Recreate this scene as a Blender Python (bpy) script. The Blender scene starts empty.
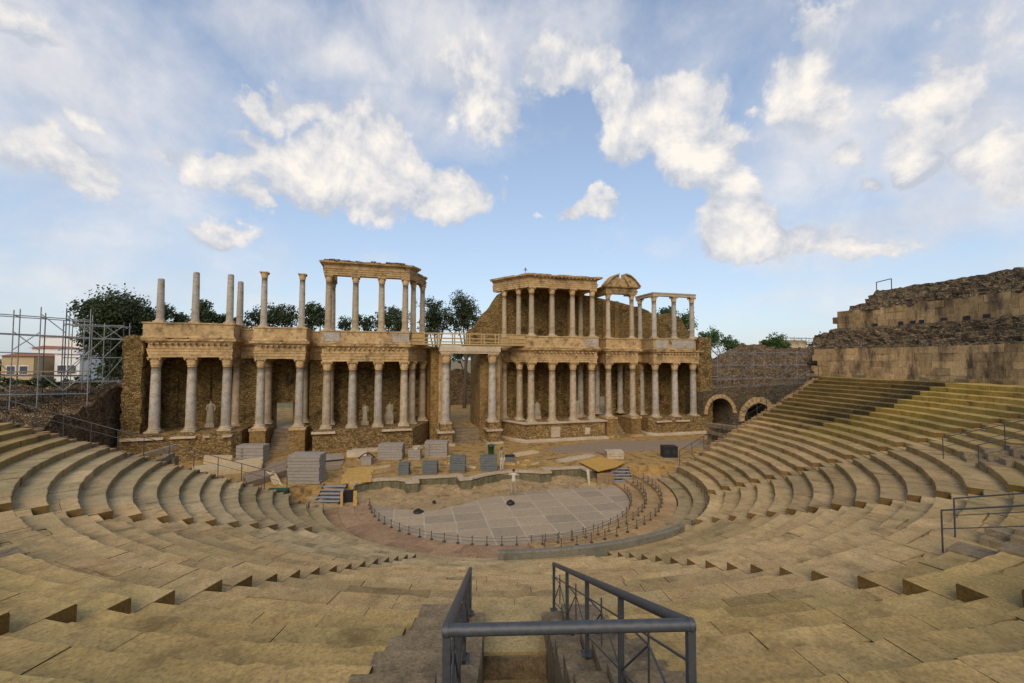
import bpy, bmesh, math, random
from mathutils import Vector, noise
random.seed(7)
S = bpy.context.scene
COL = S.collection
PI = math.pi
rad = math.radians
def sin(a): return math.sin(a)
def cos(a): return math.cos(a)

# ------------------------------------------------------------------ camera
CP = Vector((-8.44, -31.05, 9.34)); FPX = 443.0
YAW, PIT, ROL = rad(16.27), rad(2.34), rad(.16)
cf = Vector((sin(YAW)*cos(PIT), cos(YAW)*cos(PIT), sin(PIT)))
r0_ = Vector((cos(YAW), -sin(YAW), 0)); u0_ = r0_.cross(cf)
cr = r0_*cos(ROL)+u0_*sin(ROL); cu = -r0_*sin(ROL)+u0_*cos(ROL)
def ray(u, v): return cf+cr*((u-512)/FPX)-cu*((v-341.5)/FPX)
def at(u, v, Y):                     # pixel -> point on the plane y = Y
    D = ray(u, v); return CP+D*((Y-CP.y)/D.y)
def atz(u, v, Z):
    D = ray(u, v); return CP+D*((Z-CP.z)/D.z)
cam_d = bpy.data.cameras.new('camera'); cam = bpy.data.objects.new('camera', cam_d); COL.objects.link(cam)
cam_d.sensor_width = 36; cam_d.lens = FPX*36/1024; cam_d.clip_end = 6000; cam_d.clip_start = .05
from mathutils import Matrix
cam.matrix_world = Matrix(((cr.x, cu.x, -cf.x, CP.x), (cr.y, cu.y, -cf.y, CP.y), (cr.z, cu.z, -cf.z, CP.z), (0, 0, 0, 1)))
S.camera = cam
CX, CY = -.4, -.98                   # centre of the semicircle
ZS = .95                             # stage level

# ------------------------------------------------------------------ materials
def nt(name):
    m = bpy.data.materials.new(name); m.use_nodes = True
    t = m.node_tree; b = t.nodes['Principled BSDF']; return m, t, b
def N(t, k, **kw):
    n = t.nodes.new(k)
    for a, v in kw.items():
        if a.startswith('i_'): n.inputs[a[2:].replace('_', ' ')].default_value = v
        elif a.startswith('n_'): n.inputs[int(a[2:])].default_value = v
        else: setattr(n, a, v)
    return n
def ramp(t, stops):
    r = t.nodes.new('ShaderNodeValToRGB'); e = r.color_ramp.elements
    while len(e) < len(stops): e.new(.5)
    for q, (p, c) in zip(e, stops): q.position = p; q.color = (c, c, c, 1) if isinstance(c, (int, float)) else (*c, 1)
    return r
def mixc(t, fac, a, b, mode='MIX'):
    m = t.nodes.new('ShaderNodeMix'); m.data_type = 'RGBA'; m.blend_type = mode
    for s, v in ((m.inputs[0], fac), (m.inputs[6], a), (m.inputs[7], b)):
        if hasattr(v, 'links') or isinstance(v, bpy.types.NodeSocket): t.links.new(v, s)
        elif isinstance(v, (int, float)): s.default_value = v
        else: s.default_value = (*v, 1)
    return m.outputs[2]
def stone(name, c1, c2, c3, sc=1.0, bump=.3, fine=14, tint=False, streak=0, cells=0, stretch=1.8, bdist=.03, rough=.9, dark=None, dk=(.52, .7)):
    """weathered stone: two base tones, a stain tone, optional irregular rubble cells"""
    m, t, b = nt(name); L = t.links
    tc = N(t, 'ShaderNodeTexCoord')
    n1 = N(t, 'ShaderNodeTexNoise', i_Scale=.35*sc, i_Detail=6, i_Roughness=.65); L.new(tc.outputs['Object'], n1.inputs[0])
    n2 = N(t, 'ShaderNodeTexNoise', i_Scale=2.2*sc, i_Detail=8, i_Roughness=.7); L.new(tc.outputs['Object'], n2.inputs[0])
    n3 = N(t, 'ShaderNodeTexNoise', i_Scale=fine*sc, i_Detail=6, i_Roughness=.75); L.new(tc.outputs['Object'], n3.inputs[0])
    r1 = ramp(t, [(.38, 0), (.62, 1)]); L.new(n1.outputs[0], r1.inputs[0])
    col = mixc(t, r1.outputs[0], c1, c2)
    r2 = ramp(t, [(.45, 0), (.72, 1)]); L.new(n2.outputs[0], r2.inputs[0])
    col = mixc(t, r2.outputs[0], col, c3)
    r3 = ramp(t, [(.32, .5), (.5, 1.0), (.7, 1.38)]); L.new(n3.outputs[0], r3.inputs[0])
    col = mixc(t, .85, col, r3.outputs[0], 'MULTIPLY')
    h = n3.outputs[0]
    if cells:
        mp = N(t, 'ShaderNodeMapping'); mp.inputs['Scale'].default_value = (cells, cells, cells*stretch); L.new(tc.outputs['Object'], mp.inputs[0])
        nz = N(t, 'ShaderNodeTexNoise', i_Scale=1.2, i_Detail=3); L.new(mp.outputs[0], nz.inputs[0])
        ad = N(t, 'ShaderNodeVectorMath', operation='MULTIPLY_ADD'); ad.inputs[1].default_value = (.6, .6, .6)
        L.new(nz.outputs['Color'], ad.inputs[0]); L.new(mp.outputs[0], ad.inputs[2])
        v = N(t, 'ShaderNodeTexVoronoi', feature='DISTANCE_TO_EDGE'); L.new(ad.outputs[0], v.inputs['Vector'])
        v2 = N(t, 'ShaderNodeTexVoronoi', feature='F1'); L.new(ad.outputs[0], v2.inputs['Vector'])
        rv = ramp(t, [(0, .25), (.15, 1)]); L.new(v.outputs['Distance'], rv.inputs[0])
        hs = N(t, 'ShaderNodeSeparateColor'); L.new(v2.outputs['Color'], hs.inputs[0])
        rc = ramp(t, [(.1, .42), (.9, 1.55)]); L.new(hs.outputs[0], rc.inputs[0])
        col = mixc(t, .85, col, rc.outputs[0], 'MULTIPLY'); col = mixc(t, .9, col, rv.outputs[0], 'MULTIPLY')
        mm = N(t, 'ShaderNodeMath', operation='MULTIPLY_ADD'); mm.inputs[1].default_value = 1.4
        r5 = ramp(t, [(0, 0), (.25, 1)]); L.new(v.outputs['Distance'], r5.inputs[0])
        L.new(r5.outputs[0], mm.inputs[0]); L.new(n3.outputs[0], mm.inputs[2]); h = mm.outputs[0]
    if dark:
        nd = N(t, 'ShaderNodeTexNoise', i_Scale=.9*sc, i_Detail=9, i_Roughness=.72); 
        mp2 = N(t, 'ShaderNodeMapping'); mp2.inputs['Scale'].default_value = (1, 1, .35 if streak else 1); mp2.inputs['Location'].default_value = (7, 3, 1)
        L.new(tc.outputs['Object'], mp2.inputs[0]); L.new(mp2.outputs[0], nd.inputs[0])
        rd = ramp(t, [(dk[0], 0), (dk[1], 1)]); L.new(nd.outputs[0], rd.inputs[0])
        col = mixc(t, rd.outputs[0], col, dark)
    if tint:
        a = N(t, 'ShaderNodeVertexColor', layer_name='tint')
        col = mixc(t, 1, col, a.outputs[0], 'MULTIPLY')
        col2 = N(t, 'ShaderNodeVectorMath', operation='SCALE'); col2.inputs[3].default_value = 2; L.new(col, col2.inputs[0]); col = col2.outputs[0]
    oi = N(t, 'ShaderNodeObjectInfo'); ro = ramp(t, [(0, .88), (1, 1.12)]); L.new(oi.outputs['Random'], ro.inputs[0])
    col = mixc(t, 1, col, ro.outputs[0], 'MULTIPLY')
    L.new(col, b.inputs['Base Color']); b.inputs['Roughness'].default_value = rough
    b.inputs['Specular IOR Level'].default_value = .2
    bu = N(t, 'ShaderNodeBump'); bu.inputs['Strength'].default_value = bump; bu.inputs['Distance'].default_value = bdist
    ha = N(t, 'ShaderNodeMath', operation='ADD'); L.new(h, ha.inputs[0]); L.new(n2.outputs[0], ha.inputs[1])
    L.new(ha.outputs[0], bu.inputs['Height']); L.new(bu.outputs[0], b.inputs['Normal'])
    return m
def plain(name, c, rough=.7, metal=0, var=.25, sc=6, bump=.15):
    m, t, b = nt(name); L = t.links
    tc = N(t, 'ShaderNodeTexCoord'); n = N(t, 'ShaderNodeTexNoise', i_Scale=sc, i_Detail=6, i_Roughness=.7); L.new(tc.outputs['Object'], n.inputs[0])
    r = ramp(t, [(.3, 1-var), (.7, 1+var)]); L.new(n.outputs[0], r.inputs[0])
    col = mixc(t, 1, c, r.outputs[0], 'MULTIPLY'); L.new(col, b.inputs['Base Color'])
    b.inputs['Roughness'].default_value = rough; b.inputs['Metallic'].default_value = metal
    bu = N(t, 'ShaderNodeBump'); bu.inputs['Strength'].default_value = bump; bu.inputs['Distance'].default_value = .01
    L.new(n.outputs[0], bu.inputs['Height']); L.new(bu.outputs[0], b.inputs['Normal'])
    return m
M = {}
M['seat'] = stone('seat_stone', (.42, .34, .195), (.32, .275, .15), (.245, .20, .11), sc=1, bump=.8, fine=22, tint=True, dark=(.14, .11, .06), dk=(.53, .72), bdist=.012)
M['concrete'] = stone('rough_conglomerate', (.27, .20, .11), (.20, .15, .085), (.36, .27, .16), sc=2.2, bump=.9, fine=12, dark=(.07, .06, .045), bdist=.03)
M['lime'] = stone('warm_limestone', (.56, .385, .185), (.45, .295, .13), (.30, .185, .08), sc=1.4, bump=.6, dark=(.15, .10, .05), dk=(.50, .66))
M['pale'] = stone('pale_marble_moulding', (.55, .45, .32), (.45, .35, .22), (.36, .27, .16), sc=2, bump=.3)
M['marble_blue'] = stone('blue_grey_marble', (.40, .35, .28), (.46, .39, .29), (.27, .25, .22), sc=2.0, bump=.3, fine=6, dark=(.27, .19, .10), dk=(.50, .66), rough=.6)
M['marble_warm'] = stone('cream_marble', (.47, .37, .235), (.39, .30, .19), (.29, .23, .15), sc=2.0, bump=.3, fine=6, dark=(.27, .18, .085), dk=(.50, .66), rough=.6)
M['rubble'] = stone('ochre_rubble_masonry', (.66, .42, .14), (.55, .345, .115), (.68, .47, .19), sc=1, bump=1, cells=1.25, stretch=2.3, dark=(.11, .07, .03), dk=(.53, .66), bdist=.15)
M['podium'] = stone('podium_small_block_masonry', (.44, .29, .115), (.36, .23, .09), (.27, .17, .065), sc=1.3, bump=.8, cells=1.3, stretch=1.9, dark=(.09, .06, .03), dk=(.56, .7), bdist=.05)
M['pier'] = stone('brick_faced_pier', (.46, .29, .10), (.38, .23, .08), (.28, .17, .06), sc=1.2, bump=.6, cells=1.7, stretch=5, dark=(.09, .06, .03), bdist=.03)
M['ashlar'] = stone('ashlar_wall_stone', (.52, .365, .19), (.43, .30, .155), (.32, .225, .12), sc=.9, bump=.8, tint=True, streak=1, dark=(.085, .065, .045), dk=(.46, .64), bdist=.03)
M['ruin'] = stone('dark_ruin_rubble', (.38, .27, .15), (.29, .21, .12), (.46, .33, .17), sc=1, bump=1, cells=1.0, stretch=3.4, dark=(.05, .042, .03), dk=(.54, .70), bdist=.12)
M['mound'] = stone('weathered_ruin_core', (.46, .31, .155), (.36, .235, .12), (.24, .165, .09), sc=.9, bump=1, cells=1.3, stretch=1.5, dark=(.07, .05, .03), dk=(.52, .66), bdist=.15)
M['dirt'] = stone('stage_earth', (.47, .29, .085), (.36, .215, .065), (.46, .32, .15), sc=1.6, bump=.7, fine=7, dark=(.15, .095, .04), dk=(.50, .64))
M['rawground'] = stone('orchestra_earth', (.38, .26, .12), (.31, .205, .095), (.44, .32, .17), sc=1.6, bump=.6, fine=8, dark=(.12, .085, .04), dk=(.54, .7))
M['pinkstone'] = stone('pinkish_paving', (.40, .28, .165), (.32, .22, .125), (.44, .33, .20), sc=1.2, bump=.5, fine=10, dark=(.20, .145, .08), dk=(.52, .7), tint=True)
M['ground'] = stone('dry_ground', (.27, .19, .095), (.20, .16, .075), (.13, .13, .05), sc=.15, bump=.3, fine=9)
M['green_slab'] = stone('greenish_marble_slab', (.15, .135, .075), (.115, .105, .06), (.20, .17, .095), sc=2, bump=.3, streak=1, dark=(.06, .05, .03))
M['grey_wall'] = stone('grey_parapet_stone', (.20, .185, .14), (.16, .15, .11), (.24, .21, .15), sc=2, bump=.4, dark=(.10, .09, .05))
M['statue'] = stone('statue_marble', (.48, .40, .28), (.40, .32, .21), (.32, .25, .15), sc=3, bump=.3, rough=.6)
M['grey_board'] = plain('grey_boards', (.29, .25, .20), .85, 0, .2, 5)
M['slate_board'] = plain('blue_grey_slabs', (.115, .125, .115), .7, 0, .25, 5)
M['purple_board'] = plain('mauve_grey_slats', (.27, .195, .12), .85, 0, .35, 6)
M['wood'] = plain('ochre_timber', (.50, .31, .08), .8, 0, .25, 5)
M['bridge_wood'] = plain('weathered_bridge_timber', (.40, .27, .11), .85, 0, .25, 5)
M['wood_pale'] = plain('pale_timber', (.55, .42, .23), .8, 0, .25, 5)
M['wood_brown'] = plain('brown_timber', (.28, .17, .07), .85, 0, .35, 6)
M['orange_ply'] = plain('orange_plywood', (.52, .29, .06), .7, 0, .2, 4)
M['rail_metal'] = plain('grey_painted_steel', (.058, .062, .064), .5, .2, .25, 25, .3)
M['galv'] = plain('galvanised_tube', (.25, .25, .24), .55, .3, .3, 6)
M['black'] = plain('black_plastic', (.014, .014, .017), .5, 0, .3, 10)
M['black2'] = plain('black_grille', (.03, .03, .035), .6, .2, .3, 60)
M['post'] = plain('dark_iron', (.10, .08, .055), .6, .3, .3, 20)
M['rope'] = plain('dull_rope', (.16, .13, .09), .9, 0, .2, 20)
M['green'] = plain('green_tarpaulin', (.006, .065, .03), .6, 0, .3, 3)
M['steel_step'] = plain('grey_step_tread', (.27, .30, .33), .6, .1, .2, 8)
M['white_wall'] = plain('white_plaster', (.72, .70, .66), .9, 0, .06, 1)
M['tan_wall'] = plain('tan_plaster', (.45, .33, .18), .9, 0, .12, 1)
M['tile'] = plain('terracotta_tiles', (.33, .14, .07), .9, 0, .25, 4)
M['glass'] = plain('dark_window_glass', (.05, .06, .08), .2, 0, .1, 2)
M['bark'] = plain('bark', (.09, .065, .04), .95, 0, .3, 6, .6)
M['white_cloth'] = plain('white_cloth', (.52, .47, .38), .9, 0, .1, 12)
M['khaki_cloth'] = plain('khaki_cloth', (.33, .27, .17), .9, 0, .15, 12)
M['skin'] = plain('skin', (.30, .16, .09), .6, 0, .1, 10)
M['hair'] = plain('dark_hair', (.015, .011, .009), .8, 0, .3, 30)
def leafmat(name, c1, c2):
    m, t, b = nt(name); L = t.links
    a = N(t, 'ShaderNodeVertexColor', layer_name='tint'); s = N(t, 'ShaderNodeSeparateColor'); L.new(a.outputs[0], s.inputs[0])
    col = mixc(t, s.outputs[0], c1, c2); L.new(col, b.inputs['Base Color']); b.inputs['Roughness'].default_value = .65
    tr = N(t, 'ShaderNodeBsdfTranslucent'); L.new(col, tr.inputs[0]); mx = N(t, 'ShaderNodeMixShader'); mx.inputs[0].default_value = .25
    L.new(b.outputs[0], mx.inputs[1]); L.new(tr.outputs[0], mx.inputs[2]); L.new(mx.outputs[0], t.nodes['Material Output'].inputs[0])
    return m
M['leaf'] = leafmat('broad_leaves', (.022, .036, .012), (.075, .10, .028))
M['leaf2'] = leafmat('pine_leaves', (.025, .05, .012), (.085, .15, .025))
M['leaf3'] = leafmat('cypress_leaves', (.016, .032, .018), (.045, .075, .035))
def marble_floor():
    m, t, b = nt('orchestra_marble_floor'); L = t.links
    tc = N(t, 'ShaderNodeTexCoord')
    br = N(t, 'ShaderNodeTexBrick'); br.offset = 0; br.squash = 1
    mp = N(t, 'ShaderNodeMapping'); mp.inputs['Rotation'].default_value = (0, 0, rad(4)); mp.inputs['Location'].default_value = (.3, .2, 0)
    L.new(tc.outputs['Object'], mp.inputs[0])
    nz = N(t, 'ShaderNodeTexNoise', i_Scale=.8, i_Detail=4); L.new(mp.outputs[0], nz.inputs[0])
    wa = N(t, 'ShaderNodeVectorMath', operation='MULTIPLY_ADD'); wa.inputs[1].default_value = (.25, .25, 0); L.new(nz.outputs['Color'], wa.inputs[0]); L.new(mp.outputs[0], wa.inputs[2])
    L.new(wa.outputs[0], br.inputs['Vector'])
    br.inputs['Color1'].default_value = (.29, .23, .155, 1); br.inputs['Color2'].default_value = (.44, .335, .205, 1); br.inputs['Mortar'].default_value = (.52, .415, .27, 1)
    br.inputs['Scale'].default_value = 1; br.inputs['Mortar Size'].default_value = .045; br.inputs['Mortar Smooth'].default_value = .3
    br.inputs['Brick Width'].default_value = 1.75; br.inputs['Row Height'].default_value = 1.35; br.inputs['Bias'].default_value = -.1
    n = N(t, 'ShaderNodeTexNoise', i_Scale=1.1, i_Detail=9, i_Roughness=.75); L.new(tc.outputs['Object'], n.inputs[0])
    r = ramp(t, [(.42, 0), (.60, .62)]); L.new(n.outputs[0], r.inputs[0])
    col = mixc(t, r.outputs[0], br.outputs[0], (.37, .27, .155))
    n2 = N(t, 'ShaderNodeTexNoise', i_Scale=9, i_Detail=7, i_Roughness=.8); L.new(tc.outputs['Object'], n2.inputs[0])
    r2 = ramp(t, [(.3, .65), (.7, 1.3)]); L.new(n2.outputs[0], r2.inputs[0]); col = mixc(t, .8, col, r2.outputs[0], 'MULTIPLY')
    L.new(col, b.inputs['Base Color']); b.inputs['Roughness'].default_value = .7
    bu = N(t, 'ShaderNodeBump'); bu.inputs['Strength'].default_value = .3; L.new(n2.outputs[0], bu.inputs['Height']); L.new(bu.outputs[0], b.inputs['Normal'])
    return m
M['marble_floor'] = marble_floor()

# ------------------------------------------------------------------ mesh builder
class MB:
    def __init__(s): s.v = []; s.f = []; s.t = []; s.sm = []
    def add(s, vs, fs, tint=(.5, .5, .5), smooth=False):
        o = len(s.v); s.v += [tuple(p) for p in vs]
        for f in fs: s.f.append(tuple(i+o for i in f)); s.t.append(tint); s.sm.append(smooth)
        return s
    def box(s, x0, x1, y0, y1, z0, z1, tint=(.5, .5, .5), rot=0, jit=0):
        cx, cy = (x0+x1)/2, (y0+y1)/2; vs = []
        for z in (z0, z1):
            for x, y in ((x0, y0), (x1, y0), (x1, y1), (x0, y1)):
                dx, dy = x-cx, y-cy
                p = [cx+dx*cos(rot)-dy*sin(rot), cy+dx*sin(rot)+dy*cos(rot), z]
                if jit: p = [q+random.uniform(-jit, jit) for q in p]
                vs.append(p)
        return s.add(vs, [(3, 2, 1, 0), (4, 5, 6, 7), (0, 1, 5, 4), (1, 2, 6, 5), (2, 3, 7, 6), (3, 0, 4, 7)], tint)
    def tube(s, a, b, r, n=8, r2=None, tint=(.5, .5, .5)):
        a, b = Vector(a), Vector(b); d = (b-a).normalized(); r2 = r if r2 is None else r2
        x = d.orthogonal().normalized(); y = d.cross(x); vs = []
        for p, q in ((a, r), (b, r2)):
            for i in range(n):
                w = 2*PI*i/n; vs.append(p+x*(cos(w)*q)+y*(sin(w)*q))
        fs = [(i, (i+1) % n, n+(i+1) % n, n+i) for i in range(n)]
        s.add(vs, fs, tint, True); s.add(vs[:n], [tuple(range(n))[::-1]], tint); return s.add(vs[n:], [tuple(range(n))], tint)
    def lathe(s, prof, n=20, c=(0, 0), mod=None, tint=(.5, .5, .5)):
        vs = []
        for k, (r, z) in enumerate(prof):
            for i in range(n):
                w = 2*PI*i/n; q = r*(mod(k, w) if mod else 1); vs.append((c[0]+q*cos(w), c[1]+q*sin(w), z))
        fs = [(k*n+i, k*n+(i+1) % n, (k+1)*n+(i+1) % n, (k+1)*n+i) for k in range(len(prof)-1) for i in range(n)]
        s.add(vs, fs, tint, True); m = len(prof)-1
        s.add(vs[:n], [tuple(range(n))[::-1]], tint); return s.add(vs[m*n:], [tuple(range(n))], tint)
    def prism(s, poly, z0, z1, tint=(.5, .5, .5)):          # poly (x, y) CCW, extruded in z
        n = len(poly); vs = [(x, y, z0) for x, y in poly]+[(x, y, z1) for x, y in poly]
        return s.add(vs, [tuple(range(n))[::-1], tuple(range(n, 2*n))]+[(i, (i+1) % n, n+(i+1) % n, n+i) for i in range(n)], tint)
    def prismy(s, poly, y0, y1, tint=(.5, .5, .5)):         # poly (x, z), extruded in y
        n = len(poly); vs = [(x, y0, z) for x, z in poly]+[(x, y1, z) for x, z in poly]
        return s.add(vs, [tuple(range(n)), tuple(range(n, 2*n))[::-1]]+[(i, n+i, n+(i+1) % n, (i+1) % n) for i in range(n)], tint)
    def sweep(s, prof, path, tint=(.5, .5, .5)):            # prof: closed (out, z); path (x, y); out is to the right of travel
        P = [Vector(p) for p in path]; m = len(prof); vs = []
        for i, p in enumerate(P):
            d1 = (p-P[i-1]).normalized() if i else None; d2 = (P[i+1]-p).normalized() if i < len(P)-1 else None
            n1 = Vector((d1.y, -d1.x)) if d1 else None; n2 = Vector((d2.y, -d2.x)) if d2 else None
            if n1 and n2:
                b = (n1+n2).normalized(); b = b/max(.3, b.dot(n1))
            else: b = n1 or n2
            for o, z in prof: q = p+b*o; vs.append((q.x, q.y, z))
        fs = [(i*m+j, i*m+(j+1) % m, (i+1)*m+(j+1) % m, (i+1)*m+j) for i in range(len(P)-1) for j in range(m)]
        fs += [tuple(range(m))[::-1], tuple((len(P)-1)*m+j for j in range(m))]
        return s.add(vs, fs, tint)
    def sector(s, prof, a0, a1, da, amp=0, nsc=1.5, tint=(.5, .5, .5), seed=0, smooth=False):  # prof closed (r, z) swept round the centre
        n = max(1, int(round(abs(a1-a0)/da))); m = len(prof); vs = []
        for i in range(n+1):
            a = rad(a0+(a1-a0)*i/n)
            for r, z in prof:
                p = Vector((CX+r*cos(a), CY+r*sin(a), z))
                if amp:
                    q = p*nsc+Vector((seed, 0, 0)); k = noise.noise_vector(q)*amp+noise.noise_vector(q*2.7)*amp*.6
                    c = noise.cell(Vector((q.x*1.1, q.y*1.1, q.z*2.2)))*amp*.7
                    p = p+k+Vector((cos(a), sin(a), .4))*c
                vs.append(p)
        fs = [(i*m+j, (i+1)*m+j, (i+1)*m+(j+1) % m, i*m+(j+1) % m) for i in range(n) for j in range(m)]
        fs += [tuple(range(m)), tuple(n*m+j for j in range(m))[::-1]]
        return s.add(vs, fs, tint, smooth)
    def build(s, name, mat, parent=None, recalc=True):
        me = bpy.data.meshes.new(name); me.from_pydata(s.v, [], s.f)
        ca = me.color_attributes.new('tint', 'BYTE_COLOR', 'CORNER') if len(set(s.t)) > 1 or True else None
        flat = []
        for p, t in zip(me.polygons, s.t): flat += [t[0], t[1], t[2], 1]*p.loop_total
        ca.data.foreach_set('color', flat)
        me.polygons.foreach_set('use_smooth', s.sm)
        if recalc:
            bm = bmesh.new(); bm.from_mesh(me); bmesh.ops.recalc_face_normals(bm, faces=bm.faces); bm.to_mesh(me); bm.free()
        mats = mat if isinstance(mat, list) else [mat]
        for q in mats: me.materials.append(M[q] if isinstance(q, str) else q)
        o = bpy.data.objects.new(name, me); COL.objects.link(o)
        if parent is not None:
            o.parent = parent; w = Vector(parent.location)
            g = parent.parent
            while g is not None: w += Vector(g.location); g = g.parent
            o.location = -w
        return o
def tag(o, label=None, cat=None, group=None, kind=None):
    if label: o['label'] = label
    if cat: o['category'] = cat
    if group: o['group'] = group
    if kind: o['kind'] = kind
    return o
def thing(name, loc, label, cat, group=None):
    o = bpy.data.objects.new(name, None); COL.objects.link(o); o.location = loc; o.empty_display_size = .3
    return tag(o, label, cat, group)
def copy_tree(o, parent=None):
    c = o.copy(); COL.objects.link(c)
    if parent is not None: c.parent = parent
    for ch in list(o.children): copy_tree(ch, c)
    return c
def pol(r, a, z): return (CX+r*cos(rad(a)), CY+r*sin(rad(a)), z)

# ------------------------------------------------------------------ ground
def smooth(a, b, x):
    t = max(0, min(1, (x-a)/(b-a))); return t*t*(3-2*t)
def hgt(x, y):
    r = math.hypot(x-CX, y-CY)
    h = 0
    if y < -4:
        h = 7.7*smooth(33.2, 34.2, r) 
    else:
        h = max(2.18*smooth(18.6, 19.0, y), 5.0*smooth(34, 42, -x), 5.2*smooth(44, 54, x)*smooth(-4, 3, y) if x > 0 else 0)
        h = max(h, 7.7*smooth(33.2, 34.2, r)*smooth(3, -4, y))
        if y > 30: h = max(h, 2.18+3*smooth(36, 70, y))
    return h
mb = MB(); xs = [-2600, -900, -300, -130, -90]+[-70+i*1.0 for i in range(141)]+[90, 130, 300, 900, 2600]
ys = [-900, -300, -100, -60]+[-44+i*1.0 for i in range(15)]+[-29+i*1.0 for i in range(24)]+[-5+i*.5 for i in range(60)]+[25+2*i for i in range(30)]+[100, 160, 300, 900, 3000]
vs = [(x, y, hgt(x, y)-.06) for y in ys for x in xs]; nx = len(xs)
mb.add(vs, [(j*nx+i, j*nx+i+1, (j+1)*nx+i+1, (j+1)*nx+i) for j in range(len(ys)-1) for i in range(nx-1)], smooth=True)
tag(mb.build('ground', 'ground', recalc=False), kind='structure')

# ------------------------------------------------------------------ seating bank
RR = [13.2+.79*k for k in range(13)]+[23.65+.76*i for i in range(10)]+[33.05]
NR = 23
def ztop(k): return 1.488+.288*k
AIS = (-145, -117.9, -89.5, -60.5, -35); AW = .5
VOM = (-133.5, -104.4, -77.0, -47.3); VR0, VR1 = 23.6, 28.9; VT = (-1.5, 1.3)
def endL(r): return -180+math.degrees(math.asin(1.35/r))
def endR(r): 
    y = -2.8+.17*(r-12.4); return math.degrees(math.asin((y-CY)/r))
def rowtint(k, a, r):
    """intrinsic stone colour: pinkish-tan low rows, lichen-yellow upper rows, black lichen on the far upper right"""
    q = Vector((CX+r*cos(rad(a)), CY+r*sin(rad(a)), 0))*.22
    n = noise.noise(q)+.5*noise.noise(q*3)
    up = smooth(11.5, 13.5, k+n*.6)
    low = (.60, .50, .40); hi = (.53, .445, .30)
    if a < -150 or (a > -150 and k < 5 and a < -100): low = (.54, .49, .44)
    c = [low[i]*(1-up)+hi[i]*up for i in range(3)]
    if a > -34:
        y = smooth(-34, -20, a); e = (.60, .50, .28)
        yy = y*smooth(8, 13, k); c = [c[i]*(1-yy)+e[i]*yy for i in range(3)]
        bd_ = -16.5-(r-26)*.15; d = smooth(bd_-1.2, bd_, a)*smooth(10.5, 12.5, k)*(.62-.55*smooth(bd_+.5, bd_+8, a+n*5)); c = [c[i]*(1-d)+(.17, .16, .14)[i]*d for i in range(3)]; 
        c = [q*(1-.35*smooth(bd_-1, bd_, a)*smooth(10.5, 12.5, k)) for q in c] if d > .02 else c
    v = random.gauss(1, .045)*(1+.11*math.sin(k*12.9898+int((a+200)/28)*4.1)); w = random.uniform(-.012, .012)
    if random.random() < .05: v *= random.choice((.8, 1.15))
    return (min(1, c[0]*v+w), min(1, c[1]*v), min(1, max(0, c[2]*v-w)))
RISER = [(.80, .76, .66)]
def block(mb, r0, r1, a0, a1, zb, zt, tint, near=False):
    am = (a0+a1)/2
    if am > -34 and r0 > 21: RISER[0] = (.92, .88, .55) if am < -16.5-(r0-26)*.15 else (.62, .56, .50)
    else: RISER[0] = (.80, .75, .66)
    n = max(1, int(round((a1-a0)*r0*PI/180/(.16 if near else .5))))
    c = .022; jz = random.uniform(-.006, .006); jr = random.uniform(-.012, .012); tl = random.uniform(-.006, .006)
    prof = [(r0+jr+.02, zb), (r0+jr, zt-c-.01), (r0+jr+.008, zt-.012), (r0+jr+c, zt), ((r0+r1)/2, zt-.004), (r1+.10, zt), (r1+.10, zb)]
    vs = []; m = len(prof)
    for i in range(n+1):
        a = rad(a0+(a1-a0)*i/n)
        for j, (r, z) in enumerate(prof):
            dz = dr = 0
            if 0 < j < 6:
                q = Vector((r*cos(a), r*sin(a), z))*2.3; w = noise.noise(q); dz = w*.014+jz+tl*(i/n*2-1)+noise.noise(q*.12)*.035
                if j in (1, 2, 3): dr = noise.noise(q*1.7+Vector((5, 0, 0)))*.03; ch_ = max(0, noise.noise(q*2.6)-.15)+.6*max(0, noise.noise(q*6)-.2); dz -= ch_*(.075 if j < 3 else .04); dr += ch_*.05
            vs.append((CX+(r+dr)*cos(a), CY+(r+dr)*sin(a), z+dz))
    fs = [(i*m+j, (i+1)*m+j, (i+1)*m+(j+1) % m, i*m+(j+1) % m) for i in range(n) for j in range(m)]
    fs += [tuple(range(m)), tuple(n*m+j for j in range(m))[::-1]]
    mb.add(vs, fs, tint)
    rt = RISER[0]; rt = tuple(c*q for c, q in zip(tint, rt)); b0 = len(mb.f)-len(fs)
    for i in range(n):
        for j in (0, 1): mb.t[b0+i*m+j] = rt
    mb.t[-1] = mb.t[-2] = tuple(c*q for c, q in zip(tint, (.42, .36, .26)))  # end faces darkened: the shade in the stair notches is put into the tint
WL = ('far-left wedge of stone seats beside the left end wall', 'left wedge of stone seats between the two left stairways', 'near-left wedge of stone seats, cut by the railed passage in the foreground',
      'near-right wedge of stone seats right of the central stairway', 'right wedge of stone seats cut by the double-railed passage', 'far-right wedge of stone seats below the high wall')
bank = [thing('seating_wedge', pol(22, a, 4), l, 'seating', 'wedges of stone seating') for a, l in zip((-162, -131, -104, -75, -48, -16), WL)]
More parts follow.
